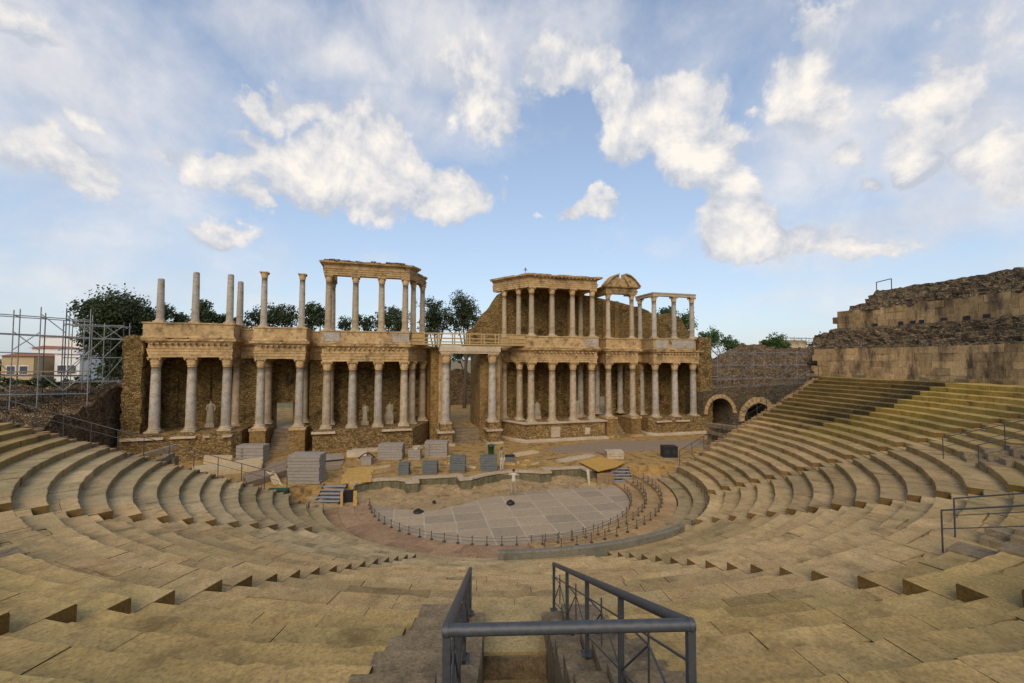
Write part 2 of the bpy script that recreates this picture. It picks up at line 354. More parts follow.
for k in range(NR):
    r0, r1 = RR[k], RR[k+1]; zt = ztop(k); zb = zt-.62
    aL, aR = endL(r0), endR(r0)
    cuts = [(a-math.degrees(AW/r0), a+math.degrees(AW/r0), 'a') for a in AIS]
    if VR0-.1 <= r0 < VR1:
        cuts += [(v+math.degrees(VT[0]/r0), v+math.degrees(VT[1]/r0), 'v') for v in VOM]
    cuts.sort(); spans = []; x = aL; wi = 0
    for c0, c1, kind in cuts: spans.append((x, c0, wi)); x = c1; wi += kind == 'a'
    spans.append((x, aR, wi))
    for s0, s1, wi in spans:
        L = rad(s1-s0)*r0
        if L < .1: continue
        mb = MB()
        nb = max(1, int(round(L/random.uniform(1.1, 1.5)))); cutsb = [s0+(s1-s0)*(i+(random.uniform(-.25, .25) if 0 < i < nb else 0))/nb for i in range(nb+1)]
        g = math.degrees(random.uniform(.002, .007)/r0)
        for i in range(nb):
            a0, a1 = cutsb[i]+g, cutsb[i+1]-g
            near = abs((a0+a1)/2+104) < 45 and k > 9
            tn = rowtint(k, (a0+a1)/2, r0)
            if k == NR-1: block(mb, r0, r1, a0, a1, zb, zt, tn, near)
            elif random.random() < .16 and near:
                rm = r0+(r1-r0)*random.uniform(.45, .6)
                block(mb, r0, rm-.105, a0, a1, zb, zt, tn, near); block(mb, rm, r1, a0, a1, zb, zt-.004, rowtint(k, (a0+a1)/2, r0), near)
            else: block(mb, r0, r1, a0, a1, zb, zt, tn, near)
        mb.build('seat_row', 'seat', bank[wi])
for a, lb in zip(AIS, ('leftmost radial stairway, ending by the left of the stage', 'left radial stairway running to the outer rope barrier', 'central radial stairway just right of the foreground railing', 'right radial stairway reaching the end of the low parapet', 'rightmost radial stairway climbing to the high wall')):
    st_ = thing('stairway', pol(22, a, 4), lb, 'stairway', 'stone stairways between the seats')
    for k in range(NR):
        mb = MB()
        r0, r1 = RR[k], RR[k+1]; zt = ztop(k); d = math.degrees(AW/r0)-.02; rm = r0+.38
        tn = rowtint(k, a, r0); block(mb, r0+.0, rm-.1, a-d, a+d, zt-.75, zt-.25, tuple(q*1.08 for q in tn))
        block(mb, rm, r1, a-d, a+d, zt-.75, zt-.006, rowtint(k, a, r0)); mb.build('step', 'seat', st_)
for side in (0, 1):
    mb = MB()
    for k in range(-1, NR):
        r0 = RR[k] if k >= 0 else 12.2; r1 = RR[k+1]; z = ztop(k)-.02 if k >= 0 else .95
        for q in range(2):
            ra, rb = r0+(r1-r0)*q/2, r0+(r1-r0)*(q+1)/2; zz = z+(.0 if q else -.12)+random.uniform(-.03, .03)
            a0, a1 = (endL(ra), endL(rb)) if side == 0 else (endR(ra), endR(rb))
            p0, p1 = Vector(pol(ra, a0, 0)), Vector(pol(rb, a1, 0))
            y0 = .02; y1 = .62
            vs = [(p0.x, p0.y+y0, -.1), (p1.x, p1.y+y0, -.1), (p1.x, p1.y+y1, -.1), (p0.x, p0.y+y1, -.1), (p0.x, p0.y+y0, zz), (p1.x, p1.y+y0, zz), (p1.x, p1.y+y1, zz), (p0.x, p0.y+y1, zz)]
            mb.add(vs, [(3, 2, 1, 0), (4, 5, 6, 7), (0, 1, 5, 4), (1, 2, 6, 5), (2, 3, 7, 6), (3, 0, 4, 7)], (.5, .46, .4))
    tag(mb.build('retaining_wall', 'ashlar'), ('stepped stone end wall closing the left side of the seats', 'stepped stone end wall closing the right side of the seats')[side], 'wall')
for r0, r1, zt, lb in ((11.45, 12.3, .72, 'lowest broad curved step beside the outer rope barrier'), (12.3, 13.15, 1.0, 'second broad curved step, at the foot of the seats')):
    mb = MB(); a = endL(r0)+2; e = -8
    while a < e:
        b = min(e, a+math.degrees(random.uniform(.7, 1.4)/r0)); v = random.uniform(.85, 1.12)
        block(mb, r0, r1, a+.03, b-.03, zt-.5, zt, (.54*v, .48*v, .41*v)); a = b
    tag(mb.build('front_step', 'seat'), lb, 'step')
# vomitoria
def vomitorium(phi, label):
    e = Vector((cos(rad(phi)), sin(rad(phi)), 0)); t = Vector((-sin(rad(phi)), cos(rad(phi)), 0)); O = Vector((CX, CY, 0))
    def P(s, w, z): q = O+e*s+t*w; return (q.x, q.y, z)
    def sb(mb, s0, s1, w0, w1, z0, z1, tint=(.5, .5, .5), j=.012):
        vs = [P(s, w, z) for z in (z0, z1) for s, w in ((s0, w0), (s1, w0), (s1, w1), (s0, w1))]
        vs = [tuple(c+random.uniform(-j, j) for c in v) for v in vs]
        mb.add(vs, [(3, 2, 1, 0), (4, 5, 6, 7), (0, 1, 5, 4), (1, 2, 6, 5), (2, 3, 7, 6), (3, 0, 4, 7)], tint)
    root = thing('vomitorium', P(24, 0, 4.9), label, 'passage', 'passages cut into the seating')
    for w0, w1 in ((-1.5, -.5), (.45, 1.3)):
        mb = MB(); s = 23.55
        while s < 29.2:
            ds = random.uniform(.5, .85); z = 5.12+.37*(s-23.55)
            sgn = -1 if w0 < 0 else 1; inner = .32
            # coping along the passage and stepped outer blocks
            if w0 < 0:
                sb(mb, s, s+ds-.01, w0-.06, w1-inner, 2.5, z+.13+random.uniform(-.05, .05)); sb(mb, s, s+ds-.008, w1-inner+.008, w1, 2.5, z)
            else:
                sb(mb, s, s+ds-.01, w0+inner+.008, w1+.06, 2.5, z+.13+random.uniform(-.05, .05)); sb(mb, s, s+ds-.008, w0, w0+inner, 2.5, z)
            s += ds
        mb.build('side_wall', 'concrete', root)
    mb = MB(); sb(mb, 23.0, 24.28, -.5, .45, 3.0, 4.945, (.56, .5, .4), 0); mb.build('passage_floor', 'seat', root); mb = MB(); sb(mb, 24.285, 24.33, -.49, .44, 3.0, 4.90, j=0); mb.build('dirty_riser', 'concrete', root); mb = MB(); sb(mb, 24.335, 25.0, -.5, .45, 3.0, 4.58, (.5, .45, .38), 0)
    for i in range(9): sb(mb, 25.0+.55*i, 25.55+.55*i, -.5, .45, 1.2, 4.3-.28*i, (.48, .43, .36), 0)
    mb.build('passage_floor', 'seat', root)
    mb = MB(); sb(mb, 28.9, 30.6, -1.5, 1.3, 6.1, 7.35); mb.build('lintel', 'concrete', root)
    return P
PV = vomitorium(VOM[1], 'stepped passage mouth between rough stone walls directly inside the big grey railing')
vomitorium(VOM[2], 'sunken passage cut into the seats under the near thin railings at right edge')
vomitorium(VOM[3], 'sunken passage under the upper thin railing at the far right')
vomitorium(VOM[0], 'passage mouth cut into the seats at the far left edge')
# big foreground railing
def railing(name, P, label, nl, nr, fl, fr, rr, pr, zdrop, n, thin):
    """nl, nr, fl, fr: (s, w, z) of the top rail's four corners"""
    V = lambda q: Vector(P(*q)); root = thing(name, P((nl[0]+fl[0])/2, 0, fl[2]-.7), label, 'railing', None)
    A, B, Cc, D = V(nl), V(nr), V(fl), V(fr)
    for a, b, nm in ((A, B, 'cross_rail'), (A, Cc, 'hand_rail'), (B, D, 'hand_rail')):
        mb = MB(); mb.tube(a, b, rr, 14)
        if nm == 'cross_rail':
            d = (b-a).normalized(); mb.tube(a-d*.02, a, rr*.98, 14); mb.tube(b, b+d*.02, rr*.98, 14)
        mb.build(nm, 'rail_metal', root)
    for a in (A, B):
        mb = MB(); d = (B-A).normalized(); mb.tube(a-d*.012, a+d*.012, rr*1.12, 14); mb.build('weld_collar', 'rail_metal', root)
    for a, b in ((A, Cc), (B, D)):
        pts = [a.lerp(b, i/n) for i in range(n+1)]
        for p in pts:
            zq = 5.12+.37*(math.hypot(p.x-CX, p.y-CY)-23.55)+.01; mb = MB(); mb.box(p.x-.06, p.x+.06, p.y-.06, p.y+.06, zq, zq+.012, rot=rad(-15))
            for bx, by in ((-.04, -.04), (.04, -.04), (-.04, .04), (.04, .04)): mb.lathe([(.009, zq+.01), (.009, zq+.025), (.004, zq+.028)], 6, (p.x+bx, p.y+by))
            mb.build('base_plate', 'rail_metal', root)
        for p in pts:
            zb = 5.05+.37*(math.hypot(p.x-CX, p.y-CY)-23.55)
            mb = MB(); mb.box(p.x-pr, p.x+pr, p.y-pr, p.y+pr, min(zb, p.z-.5), p.z-rr*.5, rot=rad(-15)); mb.build('post', 'rail_metal', root)
        for i in range(n):
            p, q = pts[i], pts[i+1]; lo = Vector((0, 0, -zdrop)); mid = p.lerp(q, .5)+Vector((0, 0, -zdrop*.42))
            mb = MB(); mb.tube(p+Vector((0, 0, -.2)), q+Vector((0, 0, -.2)), thin, 6); mb.tube(p+lo, q+lo, thin, 6)
            mb.tube(p+lo, mid, thin, 6); mb.tube(q+Vector((0, 0, -.2)), mid, thin, 6); mb.tube(q+lo, mid, thin, 6); mb.tube(mid+Vector((0, 0, .14)), mid-Vector((0, 0, zdrop*.5)), thin, 6)
            mb.build('brace', 'rail_metal', root)
    lo = Vector((0, 0, -.36)); mb = MB(); mb.tube(A+lo, B+lo, thin*1.3, 8)
    lo2 = Vector((0, 0, -.8)); mb.tube(A+lo2, B+lo2, thin, 6); mb.tube(B+lo, A.lerp(B, .5)+lo2, thin*1.2, 6); mb.tube(A+lo, A.lerp(B, .5)+lo2, thin*1.2, 6); mb.build('lower_rail', 'rail_metal', root)
railing('passage_railing', PV, 'heavy dark grey tubular railing around the passage in the foreground',
        (28.63, -.58, 7.86), (28.7, .74, 7.91), (23.66, -.74, 5.89), (23.5, .66, 5.88), .033, .021, .62, 4, .008)
def thin_rail(label, pts, gz, n, cat='railing', name='thin_railing', r=.018, h=.95):
    """polyline hand rail with posts; gz(p) is the ground height"""
    root = thing(name, tuple(pts[0]), label, cat)
    mb = MB()
    for a, b in zip(pts, pts[1:]): mb.tube(a, b, r, 8)
    mb.build('hand_rail', 'rail_metal', root)
    mb = MB()
    for a, b in zip(pts, pts[1:]): mb.tube(Vector(a)-Vector((0, 0, .42)), Vector(b)-Vector((0, 0, .42)), r*.6, 6)
    mb.build('middle_rail', 'rail_metal', root)
    for a, b in zip(pts, pts[1:]):
        for i in range(n+1):
            if i == 0 and a is not pts[0]: continue
            p = Vector(a).lerp(Vector(b), i/n); mb = MB(); mb.tube((p.x, p.y, gz(p)), p, r, 8); mb.build('post', 'rail_metal', root)
def seatz(p):
    r = math.hypot(p.x-CX, p.y-CY); z = 1.2
    for k in range(NR):
        if RR[k] <= r: z = ztop(k)
    return z
def vr(phi, w, s0, s1, h=.95):
    e = Vector((cos(rad(phi)), sin(rad(phi)), 0)); t = Vector((-sin(rad(phi)), cos(rad(phi)), 0)); O = Vector((CX, CY, 0))
    return [O+e*s0+t*w+Vector((0, 0, 4.95+h)), O+e*s1+t*w+Vector((0, 0, 4.95+h+.37*(s1-s0)))]
thin_rail('nearer thin dark railing over the sunken passage at the right edge', vr(VOM[2], -.9, 23.3, 28.6), seatz, 3)
thin_rail('farther thin dark railing over the sunken passage at the right edge', vr(VOM[2], .55, 23.1, 28.6), seatz, 3)
thin_rail('thin dark railing over the upper passage at far right', vr(VOM[3], .9, 22.9, 28.8), seatz, 3)
thin_rail('second thin railing of the upper passage at the frame edge', vr(VOM[3], -.7, 23.6, 28.8), seatz, 3)
thin_rail('faint thin railing climbing the black-stained upper right rows', vr(-16.0, 0, 24.2, 31.5, .75), seatz, 4, r=.014)
def erail(side, r0, r1, n, label):
    f = endL if side == 0 else endR
    pts = [Vector(pol(r, f(r), 1.49+.364*(r-13.2)+.9))+Vector((0, .3, 0)) for r in [r0+(r1-r0)*i/n for i in range(n+1)]]
    thin_rail(label, pts, lambda p: seatz(p), 2, name='end_handrail', r=.022)
erail(0, 13.4, 30, 7, 'long sloping handrail down the left end of the seating')
erail(1, 13.6, 31, 7, 'long sloping handrail down the right end of the seating')

# curved grey parapet
mb = MB(); mb.sector([(13.72, 1.40), (13.98, 1.40), (13.99, 2.0), (13.95, 2.04), (13.75, 2.04), (13.71, 2.0)], -105.5, -69.5, 1.2, .008, 1.3)
tag(mb.build('low_parapet', 'grey_wall'), 'low curved grey stone parapet standing on the lowest seats', 'parapet')

# ------------------------------------------------------------------ orchestra floor
mb = MB(); R = 8.62; pts = [(CX+R*cos(rad(a)), CY+R*sin(rad(a))) for a in range(-180, 1, 4)]
pts += [(7.8, -.1), (4, -.9), (2, -1.0), (0, -1.4), (-2, -1.7), (-3.4, -2.5), (-5.5, -3.2), (-7.2, -2.4), (-8.6, -1.3)]
mb.prism(pts, -.2, .05); tag(mb.build('marble_floor', 'marble_floor'), kind='structure')
mb = MB(); nx, ny = 90, 24; vs = []
for j in range(ny+1):
    for i in range(nx+1):
        x = -13+26*i/nx; y = -3.9+5.7*j/ny; n = noise.noise(Vector((x*.5, y*.7, 0)))+.6*noise.noise(Vector((x*1.7, y*1.9, 3)))
        vs.append((x, y, -.02+.30*smooth(-1.8, 1.2, y+n*.9)+.13*smooth(.2, .5, n+y*.2)*smooth(-2, -1, y)+.02*noise.noise(Vector((x*5, y*5, 0)))))
mb.add(vs, [(j*(nx+1)+i, j*(nx+1)+i+1, (j+1)*(nx+1)+i+1, (j+1)*(nx+1)+i) for j in range(ny) for i in range(nx)], smooth=False)
tag(mb.build('orchestra_earth', 'rawground', recalc=False), kind='structure')
# ring paving
mb = MB()
def ring(r0, r1, a0, a1, z, w, base):
    a = a0
    while a < a1:
        b = min(a1, a+math.degrees(w*random.uniform(.7, 1.3)/r0)); v = random.uniform(.86, 1.12); tn = tuple(c*v for c in base)
        n = max(1, int((b-a)/3)); g = math.degrees(.006/r0)
        mb.sector([(r0, z-.3), (r0, z-.01), (r0+.015, z), (r1-.01, z), (r1-.01, z-.3)], a+g, b-g, (b-a)/n, tint=tn); a = b
ring(8.65, 9.6, -180, -96, .10, 1.8, (.52, .46, .43)); ring(9.6, 10.55, -180, -96, .104, 1.8, (.50, .44, .41)); ring(10.55, 11.42, -180, -96, .10, 1.6, (.50, .45, .40))
ring(8.65, 9.55, -96, 6, .20, .6, (.58, .52, .40)); ring(9.55, 10.5, -96, 4, .42, .6, (.56, .51, .38)); ring(10.5, 11.42, -96, 2, .58, .55, (.60, .53, .40))
tag(mb.build('ring_paving', 'pinkstone'), kind='structure')
# low rope barriers
def barrier(r, a0, a1, z, n, label):
    root = thing('rope_barrier', pol(r, a0, z), label, 'barrier', 'low rope barriers around the orchestra')
    P = [Vector(pol(r, a0+(a1-a0)*i/n, z)) for i in range(n+1)]; mb = MB()
    for h in (.36, .2):
        for a, b in zip(P, P[1:]): mb.tube(a+Vector((0, 0, h)), b+Vector((0, 0, h)), .013, 5)
    mb.build('rope', 'rope', root)
    p0 = None
    for i, p in enumerate(P):
        mb = MB(); mb.box(p.x-.06, p.x+.06, p.y-.06, p.y+.06, p.z-.02, p.z+.07, rot=rad(a0+(a1-a0)*i/n)); mb.tube(p, p+Vector((0, 0, .42)), .02, 8); mb.lathe([(.03, p.z+.41), (.035, p.z+.44), (.01, p.z+.47)], 8, (p.x, p.y)); mb.build('post', 'post', root)
barrier(8.72, -178, -12, .10, 34, 'innermost rope barrier of short dark posts edging the marble floor')
barrier(9.62, -93, -8, .42, 18, 'second rope barrier from the marble floor, on the right side only')
barrier(10.56, -94, -6, .58, 20, 'third rope barrier from the marble floor, on the right side only')
barrier(11.38, -176, -70, .10, 22, 'outer rope barrier sweeping round the left side of the gangway')
barrier(13.02, -58, -8, .9, 10, 'short rope barrier at the foot of the right seats')

# ------------------------------------------------------------------ stage
front = [(-26.5, 1.0), (-13.2, 1.1), (-10.2, .9), (-10, 1.2), (-9.3, 1.55), (-8.3, 1.7), (-7.3, 1.5), (-6.75, 1.0), (-6.7, .45), (-6.0, .4), (-5.98, 1.5), (-3.1, 1.25), (-3.05, .2), (-2.3, .2)]
front += [(-2.2+5.2*i/8, .35+1.05*sin(PI*(i/8)*.93)) for i in range(9)]
front += [(3.05, .5), (3.75, .45), (3.8, 1.35), (6.6, 1.1), (6.65, .2), (7.6, .1), (12, .2), (16, -.2), (22, 1.2), (25.8, 3)]
poly = front+[(27.6, 18), (-28.8, 18), (-28.8, 2)]
st = thing('stage', (0, 6, 0), 'low earth-topped stage with a niched front wall before the columned facade', 'stage')
mb = MB(); mb.prism(poly, .0, ZS-.06); mb.build('stage_platform', 'dirt', st)
mb = MB(); nx, ny = 140, 50; vs = []
def infront(x):
    for (x0, y0), (x1, y1) in zip(front, front[1:]):
        if x0 <= x <= x1 and x1 > x0: return y0+(y1-y0)*(x-x0)/(x1-x0)
    return 3
for j in range(ny+1):
    for i in range(nx+1):
        x = -26.4+52*i/nx; yf = infront(x)+.35; y = yf+(17.8-yf)*j/ny
        vs.append((x, y, ZS-.055+.05*smooth(0, .05, j/ny)+.05*noise.noise(Vector((x*.6, y*.6, 0)))*smooth(0, .1, j/ny)))
mb.add(vs, [(j*(nx+1)+i, j*(nx+1)+i+1, (j+1)*(nx+1)+i+1, (j+1)*(nx+1)+i) for j in range(ny) for i in range(nx)], smooth=True); mb.build('earth_surface', 'dirt', st, recalc=False)
mb = MB(); mid = [p for p in front if -13 < p[0] < 8]
mb.sweep([(.05, .1), (.05, ZS-.12), (-.02, ZS-.12), (-.02, .1)], mid); mb.build('front_facing', 'green_slab', st)
for i in range(60):      # upright slab joints of the front facing
    pass
mb = MB(); mb.sweep([(.12, ZS-.11), (.12, ZS+.01), (-.35, ZS+.01), (-.35, ZS-.11)], mid); mb.build('front_coping', 'pale', st)
mb = MB(); x = -12.5
segs = list(zip(mid, mid[1:]))
for (x0, y0), (x1, y1) in segs:
    L = math.hypot(x1-x0, y1-y0); n = max(1, int(L/.55)); dx, dy = (x1-x0)/L, (y1-y0)/L
    for i in range(n):
        q = (i+.5)/n; cx_, cy_ = x0+(x1-x0)*q+dy*.075, y0+(y1-y0)*q-dx*.075; w = L/n*.46
        mb.box(cx_-w, cx_+w, cy_-.03, cy_+.03, .12, ZS-.16-random.uniform(0, .08), rot=math.atan2(dy, dx))
mb.build('upright_slab', 'green_slab', st)

# ------------------------------------------------------------------ stage building
BL = Vector((0, 14, ZS))
bd = thing('stage_building', BL, 'ruined two-storey Roman stage facade with marble columns and ochre rubble walls', 'building')
def lathe_col(H, r, capital=True, broken=False, seed=0):
    """returns (shaft, base, capital) MBs, standing at the local origin"""
    b = MB(); b.box(-r*1.35, r*1.35, -r*1.35, r*1.35, 0, r*.33)
    b.lathe([(r*1.30, r*.33), (r*1.36, r*.45), (r*1.28, r*.58), (r*1.12, r*.62), (r*1.08, r*.72), (r*1.2, r*.80), (r*1.18, r*.90), (r*1.02, r*.96)], 20)
    hc = r*2.1 if capital else 0; z0 = r*.96; z1 = H-hc; s = MB(); prof = []
    for i in range(9):
        q = i/8; prof.append((r*(1-.16*q**1.6), z0+(z1-z0)*q))
    if capital: prof += [(r*.90, z1-.001)]
    def mod(k, w): return 1+.015*noise.noise(Vector((cos(w)*2, sin(w)*2, k*1.3+seed)))
    s.lathe(prof, 20, mod=mod)
    if broken: s.lathe([(r*.83, z1-.02), (r*.8, z1+.05), (r*.5, z1+.09)], 9, mod=lambda k, w: 1+.08*sin(3*w+seed))
    c = None
    if capital:
        c = MB(); rt = r*.84
        c.lathe([(rt*1.08, z1), (rt*1.1, z1+hc*.05), (rt*.98, z1+hc*.07)], 20)
        def m2(k, w): return 1+(.10 if k % 2 else .02)*abs(cos(4*w+(k//2)*.4))
        c.lathe([(rt*.98, z1+hc*.07), (rt*1.22, z1+hc*.32), (rt*1.02, z1+hc*.36), (rt*1.38, z1+hc*.64), (rt*1.1, z1+hc*.68), (rt*1.5, z1+hc*.86)], 24, mod=m2)
        for q in range(4):
            w = PI/4+q*PI/2; x, y = cos(w)*rt*1.75, sin(w)*rt*1.75
            c.lathe([(.01, z1+hc*.66), (rt*.24, z1+hc*.72), (rt*.27, z1+hc*.80), (rt*.2, z1+hc*.88)], 8, (x, y))
        a = rt*1.5; pts = []
        for q in range(4):
            w = PI/4+q*PI/2; pts.append((cos(w-.09)*a*1.38, sin(w-.09)*a*1.38)); pts.append((cos(w+.09)*a*1.38, sin(w+.09)*a*1.38)); pts.append((cos(w+PI/4)*a*.84, sin(w+PI/4)*a*.84))
        c.prism(pts, z1+hc*.87, H-.003)
    return s, b, c
protos = {}
def column(x, y, z, H, r, mat, kind='full', capmat='lime', basemat='pale'):
    key = (round(H, 2), r, mat, kind, capmat)
    if key not in protos:
        s, b, c = lathe_col(H, r, kind == 'full', kind == 'broken', len(protos)*3.1)
        o = s.build('column', mat); o.parent = bd; 
        ob = b.build('column_base', basemat); ob.parent = o
        if c: oc = c.build('capital', capmat); oc.parent = o
        protos[key] = o
    else: o = copy_tree(protos[key], bd)
    o.location = Vector((x, y, z))-BL
    o.rotation_euler = (0, 0, 0)
    return o
ENT = lambda z, h=1.5, pr=.35: None
def entab(path, z0, z1, name='entablature', proj=.36, back=.8, mat='lime', crown=True, erode=0):
    h = z1-z0; a = h*.46; f = h*.74
    prof = [(-back, z0), (0, z0), (0, z0+a*.3), (.04, z0+a*.3), (.04, z0+a*.66), (.08, z0+a*.66), (.09, z0+a*.9), (.14, z0+a), (.02, z0+a+.02), (.02, z0+f)]
    if crown: prof += [(.12, z0+f+.02), (.18, z0+f+h*.08), (proj, z0+f+h*.12), (proj+.06, z1), (-back, z1)]
    else: prof += [(.02, z1), (-back, z1)]
    P2 = []
    for (xa, ya), (xb, yb) in zip(path, path[1:]):
        k = max(1, int(math.hypot(xb-xa, yb-ya)/.35))
        P2 += [(xa+(xb-xa)*i/k, ya+(yb-ya)*i/k) for i in range(k)]
    P2.append(path[-1]); m_ = MB().sweep(prof, P2); npf = len(prof)
    for i_ in range(len(m_.v)):
        j_ = i_ % npf; x_, y_, z_ = m_.v[i_]; q_ = Vector((x_, y_, z_))
        if crown and j_ >= npf-5 and j_ < npf-1:
            n_ = noise.noise(q_*1.3)+.7*noise.noise(q_*3.1); e_ = max(0, n_)*.30; z_ -= (e_*.35 if j_ == npf-2 else 0); y_ += e_*.6
        elif 0 < j_: y_ += noise.noise(q_*2.5)*.025; z_ += noise.noise(q_*2.1+Vector((9, 0, 0)))*.02
        m_.v[i_] = (x_, y_, z_)
    m_.build(name, mat, bd)
def modillions(x0, x1, y, z, h=.12, n=None):
    mb = MB(); n = n or int((x1-x0)/.42); mb.box(x0-.1, x1+.1, y-.02, y+.06, z+.02, z+h-.01)
    for i in range(n):
        x = x0+(x1-x0)*(i+.5)/n; mb.box(x-.08, x+.08, y-.30, y+.05, z, z+h)
    mb.build('modillions', 'lime', bd)
def podium(poly, path, z0, z1, mat='podium', cap=True, basem=True):
    mb = MB(); mb.prism(poly, z0, z1-.02); mb.build('podium', mat, bd)
    if cap: MB().sweep([(-.6, z1-.18), (.05, z1-.18), (.2, z1-.10), (.22, z1), (-.6, z1)], path).build('podium_cornice', 'pale', bd)
    if basem: MB().sweep([(-.3, z0), (.32, z0), (.30, z0+.16), (.12, z0+.26), (.03, z0+.30), (-.3, z0+.30)], path).build('podium_plinth', 'pale', bd)
LZ, HZ = 3.2, 3.0
# podiums
podium([(-28.5, 17), (-28.5, 11.7), (-20.6, 11.7), (-20.0, 12.4), (-20.0, 17)], [(-20.0, 17), (-20.0, 12.4), (-20.6, 11.7), (-28.5, 11.7)][::-1], ZS, LZ, cap=False, basem=False)
mb = MB()
for a, b in ((-28.3, -25.4), (-24.9, -23.1), (-22.6, -22.1), (-21.2, -20.5)): MB().box(a, b, 11.45, 12.0, LZ-.42, LZ-.24, jit=.03).build('cornice_fragment', 'pale', bd)
HL = [(-14.3, 17.2), (-14.3, 11.9), (-5.6, 11.9), (-4.75, 13.4), (-3.9, 15.2), (-3.4, 17.2)]
podium(HL, HL, ZS, HZ, cap=False, basem=False)
mb = MB()
for a, b in ((-14.4, -12.4), (-8.4, -5.7)): MB().box(a, b, 11.62, 12.2, HZ-.30, HZ-.14, jit=.02).build('cornice_fragment', 'pale', bd)
MB().box(-11.0, -8.6, 11.5, 11.9, ZS, ZS+.3, jit=.02).build('plinth_fragment', 'pale', bd)
HRp = [(3.4, 17.2), (3.9, 15.2), (4.75, 13.4), (5.6, 11.9), (14.5, 11.9), (14.5, 17.2)]
podium(HRp, HRp, ZS, 2.88)
KR = [(20.3, 17.2), (20.3, 12.7), (20.9, 11.9), (27.6, 11.9), (27.6, 17.2)]
podium(KR, KR, ZS, 2.85, basem=True, cap=False)
MB().box(20.7, 22.6, 11.65, 12.2, 2.45, 2.6, jit=.02).build('cornice_fragment', 'pale', bd); MB().box(23.2, 25, 11.65, 12.2, 2.42, 2.58, jit=.02).build('cornice_fragment', 'pale', bd)
MB().box(8.3, 9.3, 11.82, 11.93, 1.35, 2.45).build('facing_slab', 'pale', bd); MB().box(12.1, 12.7, 11.82, 11.93, 1.5, 2.2, jit=.05).build('facing_slab', 'pale', bd)
# pedestals of side porches and door
for x, zt, c in ((-18.75, 3.3, 0), (-15.6, 3.25, 0), (15.45, 3.15, 1), (18.45, 3.1, 1)):
    mb = MB(); mb.box(x-.62, x+.62, 12.2, 16.5, ZS, zt-.22); mb.build('pedestal', 'pier', bd)
    mb = MB(); mb.box(x-.68, x+.68, 12.12, 14, zt-.22, zt)
    if c: mb.box(x-.78, x+.78, 12.02, 14, ZS, ZS+.22)
    mb.build('pedestal_cap', 'lime', bd)
for x in (-2.42, 2.42):
    mb = MB(); mb.box(x-.62, x+.62, 12.25, 14.0, ZS, 2.2); mb.box(x-.55, x+.55, 12.32, 14, 2.38, 3.05); mb.build('pedestal', 'podium', bd)
    mb = MB(); mb.box(x-.85, x+.80, 12.05, 13.9, 2.2, 2.38); mb.box(x-.85, x+.85, 12.0, 13.9, ZS, ZS+.2); mb.build('pedestal_cornice', 'pale', bd)
# columns of the lower order
for x in (-26.6, -24.0, -21.37): column(x, 12.9, LZ, 6.27, .39, 'marble_blue')
column(-21.37, 15.7, LZ, 6.27, .39, 'marble_warm')
for x in (-18.75, -15.6): column(x, 12.9, 3.27, 6.08, .36, 'marble_blue')
for x in (-18.75, -15.6): column(x, 15.6, 3.27, 6.08, .36, 'marble_warm')
for i, x in enumerate((-13.3, -11.1, -8.78, -6.42)): column(x, 12.85, HZ, 6.13, .38, ('marble_warm', 'marble_blue', 'marble_blue', 'marble_warm')[i])
column(-13.3, 15.7, HZ, 6.13, .38, 'marble_warm')
for sx in (-1, 1):
    column(5.6*sx, 14.15, HZ-.06*(sx > 0), 6.13, .36, 'marble_warm'); column(4.4*sx, 16.0, HZ-.06*(sx > 0), 6.13, .36, 'marble_warm')
for x in (6.45, 8.8, 11.2, 13.4): column(x, 12.85, 2.88, 6.2, .38, 'marble_warm')
column(13.4, 15.7, 2.88, 6.2, .38, 'marble_blue')
for x in (15.45, 18.45): column(x, 12.9, 3.13, 5.92, .35, 'marble_warm')
for x in (15.45, 18.45): column(x, 15.6, 3.13, 5.92, .35, 'marble_blue')
for i, x in enumerate((21.36, 23.95, 26.45)): column(x, 12.9, 2.86, 6.18, .38, 'marble_blue')
column(21.36, 15.7, 2.86, 6.18, .38, 'marble_blue')
for x in (-2.42, 2.3): column(x, 12.9, 3.05, 6.87, .42, 'marble_blue')
# lower entablatures
zc = {}
P_B1 = [(-27.05, 16.4), (-27.05, 12.52), (-20.95, 12.52), (-20.95, 16.4)]
entab(P_B1, 9.47, 11.05); P_PL = [(-19.2, 16.4), (-19.2, 12.52), (-15.15, 12.52), (-15.15, 16.4)]; entab(P_PL, 9.35, 10.92)
P_HL = [(-13.72, 16.4), (-13.72, 12.48), (-6.1, 12.48), (-5.2, 14.1), (-4.05, 15.9), (-3.3, 17.6)]; entab(P_HL, 9.13, 10.75)
P_HR = [(3.3, 17.6), (4.05, 15.9), (5.2, 14.1), (6.1, 12.48), (13.85, 12.48), (13.85, 16.4)]; entab(P_HR, 9.08, 10.55)
P_PR = [(15.0, 16.4), (15.0, 12.52), (18.9, 12.52), (18.9, 16.4)]; entab(P_PR, 9.05, 10.5)
P_KR = [(20.95, 16.4), (20.95, 12.52), (27.0, 12.52), (27.0, 16.4)]; entab(P_KR, 9.04, 10.48)
for a, b, z in ((-26.9, -21.2, 10.4), (-13.4, -6.4, 10.1), (-18.9, -15.4, 10.3), (6.5, 13.5, 9.95), (15.3, 18.6, 9.9), (21.3, 26.8, 9.88)): modillions(a, b, 12.44, z+.12)
for a, b, z0, z1 in ((-20.9, -19.25, 9.4, 10.9), (-15.1, -13.75, 9.25, 10.8), (13.9, 14.95, 9.1, 10.5), (18.95, 20.9, 9.08, 10.45)):
    entab([(a, 14.9), (b, 14.9)], z0, z1-.02)
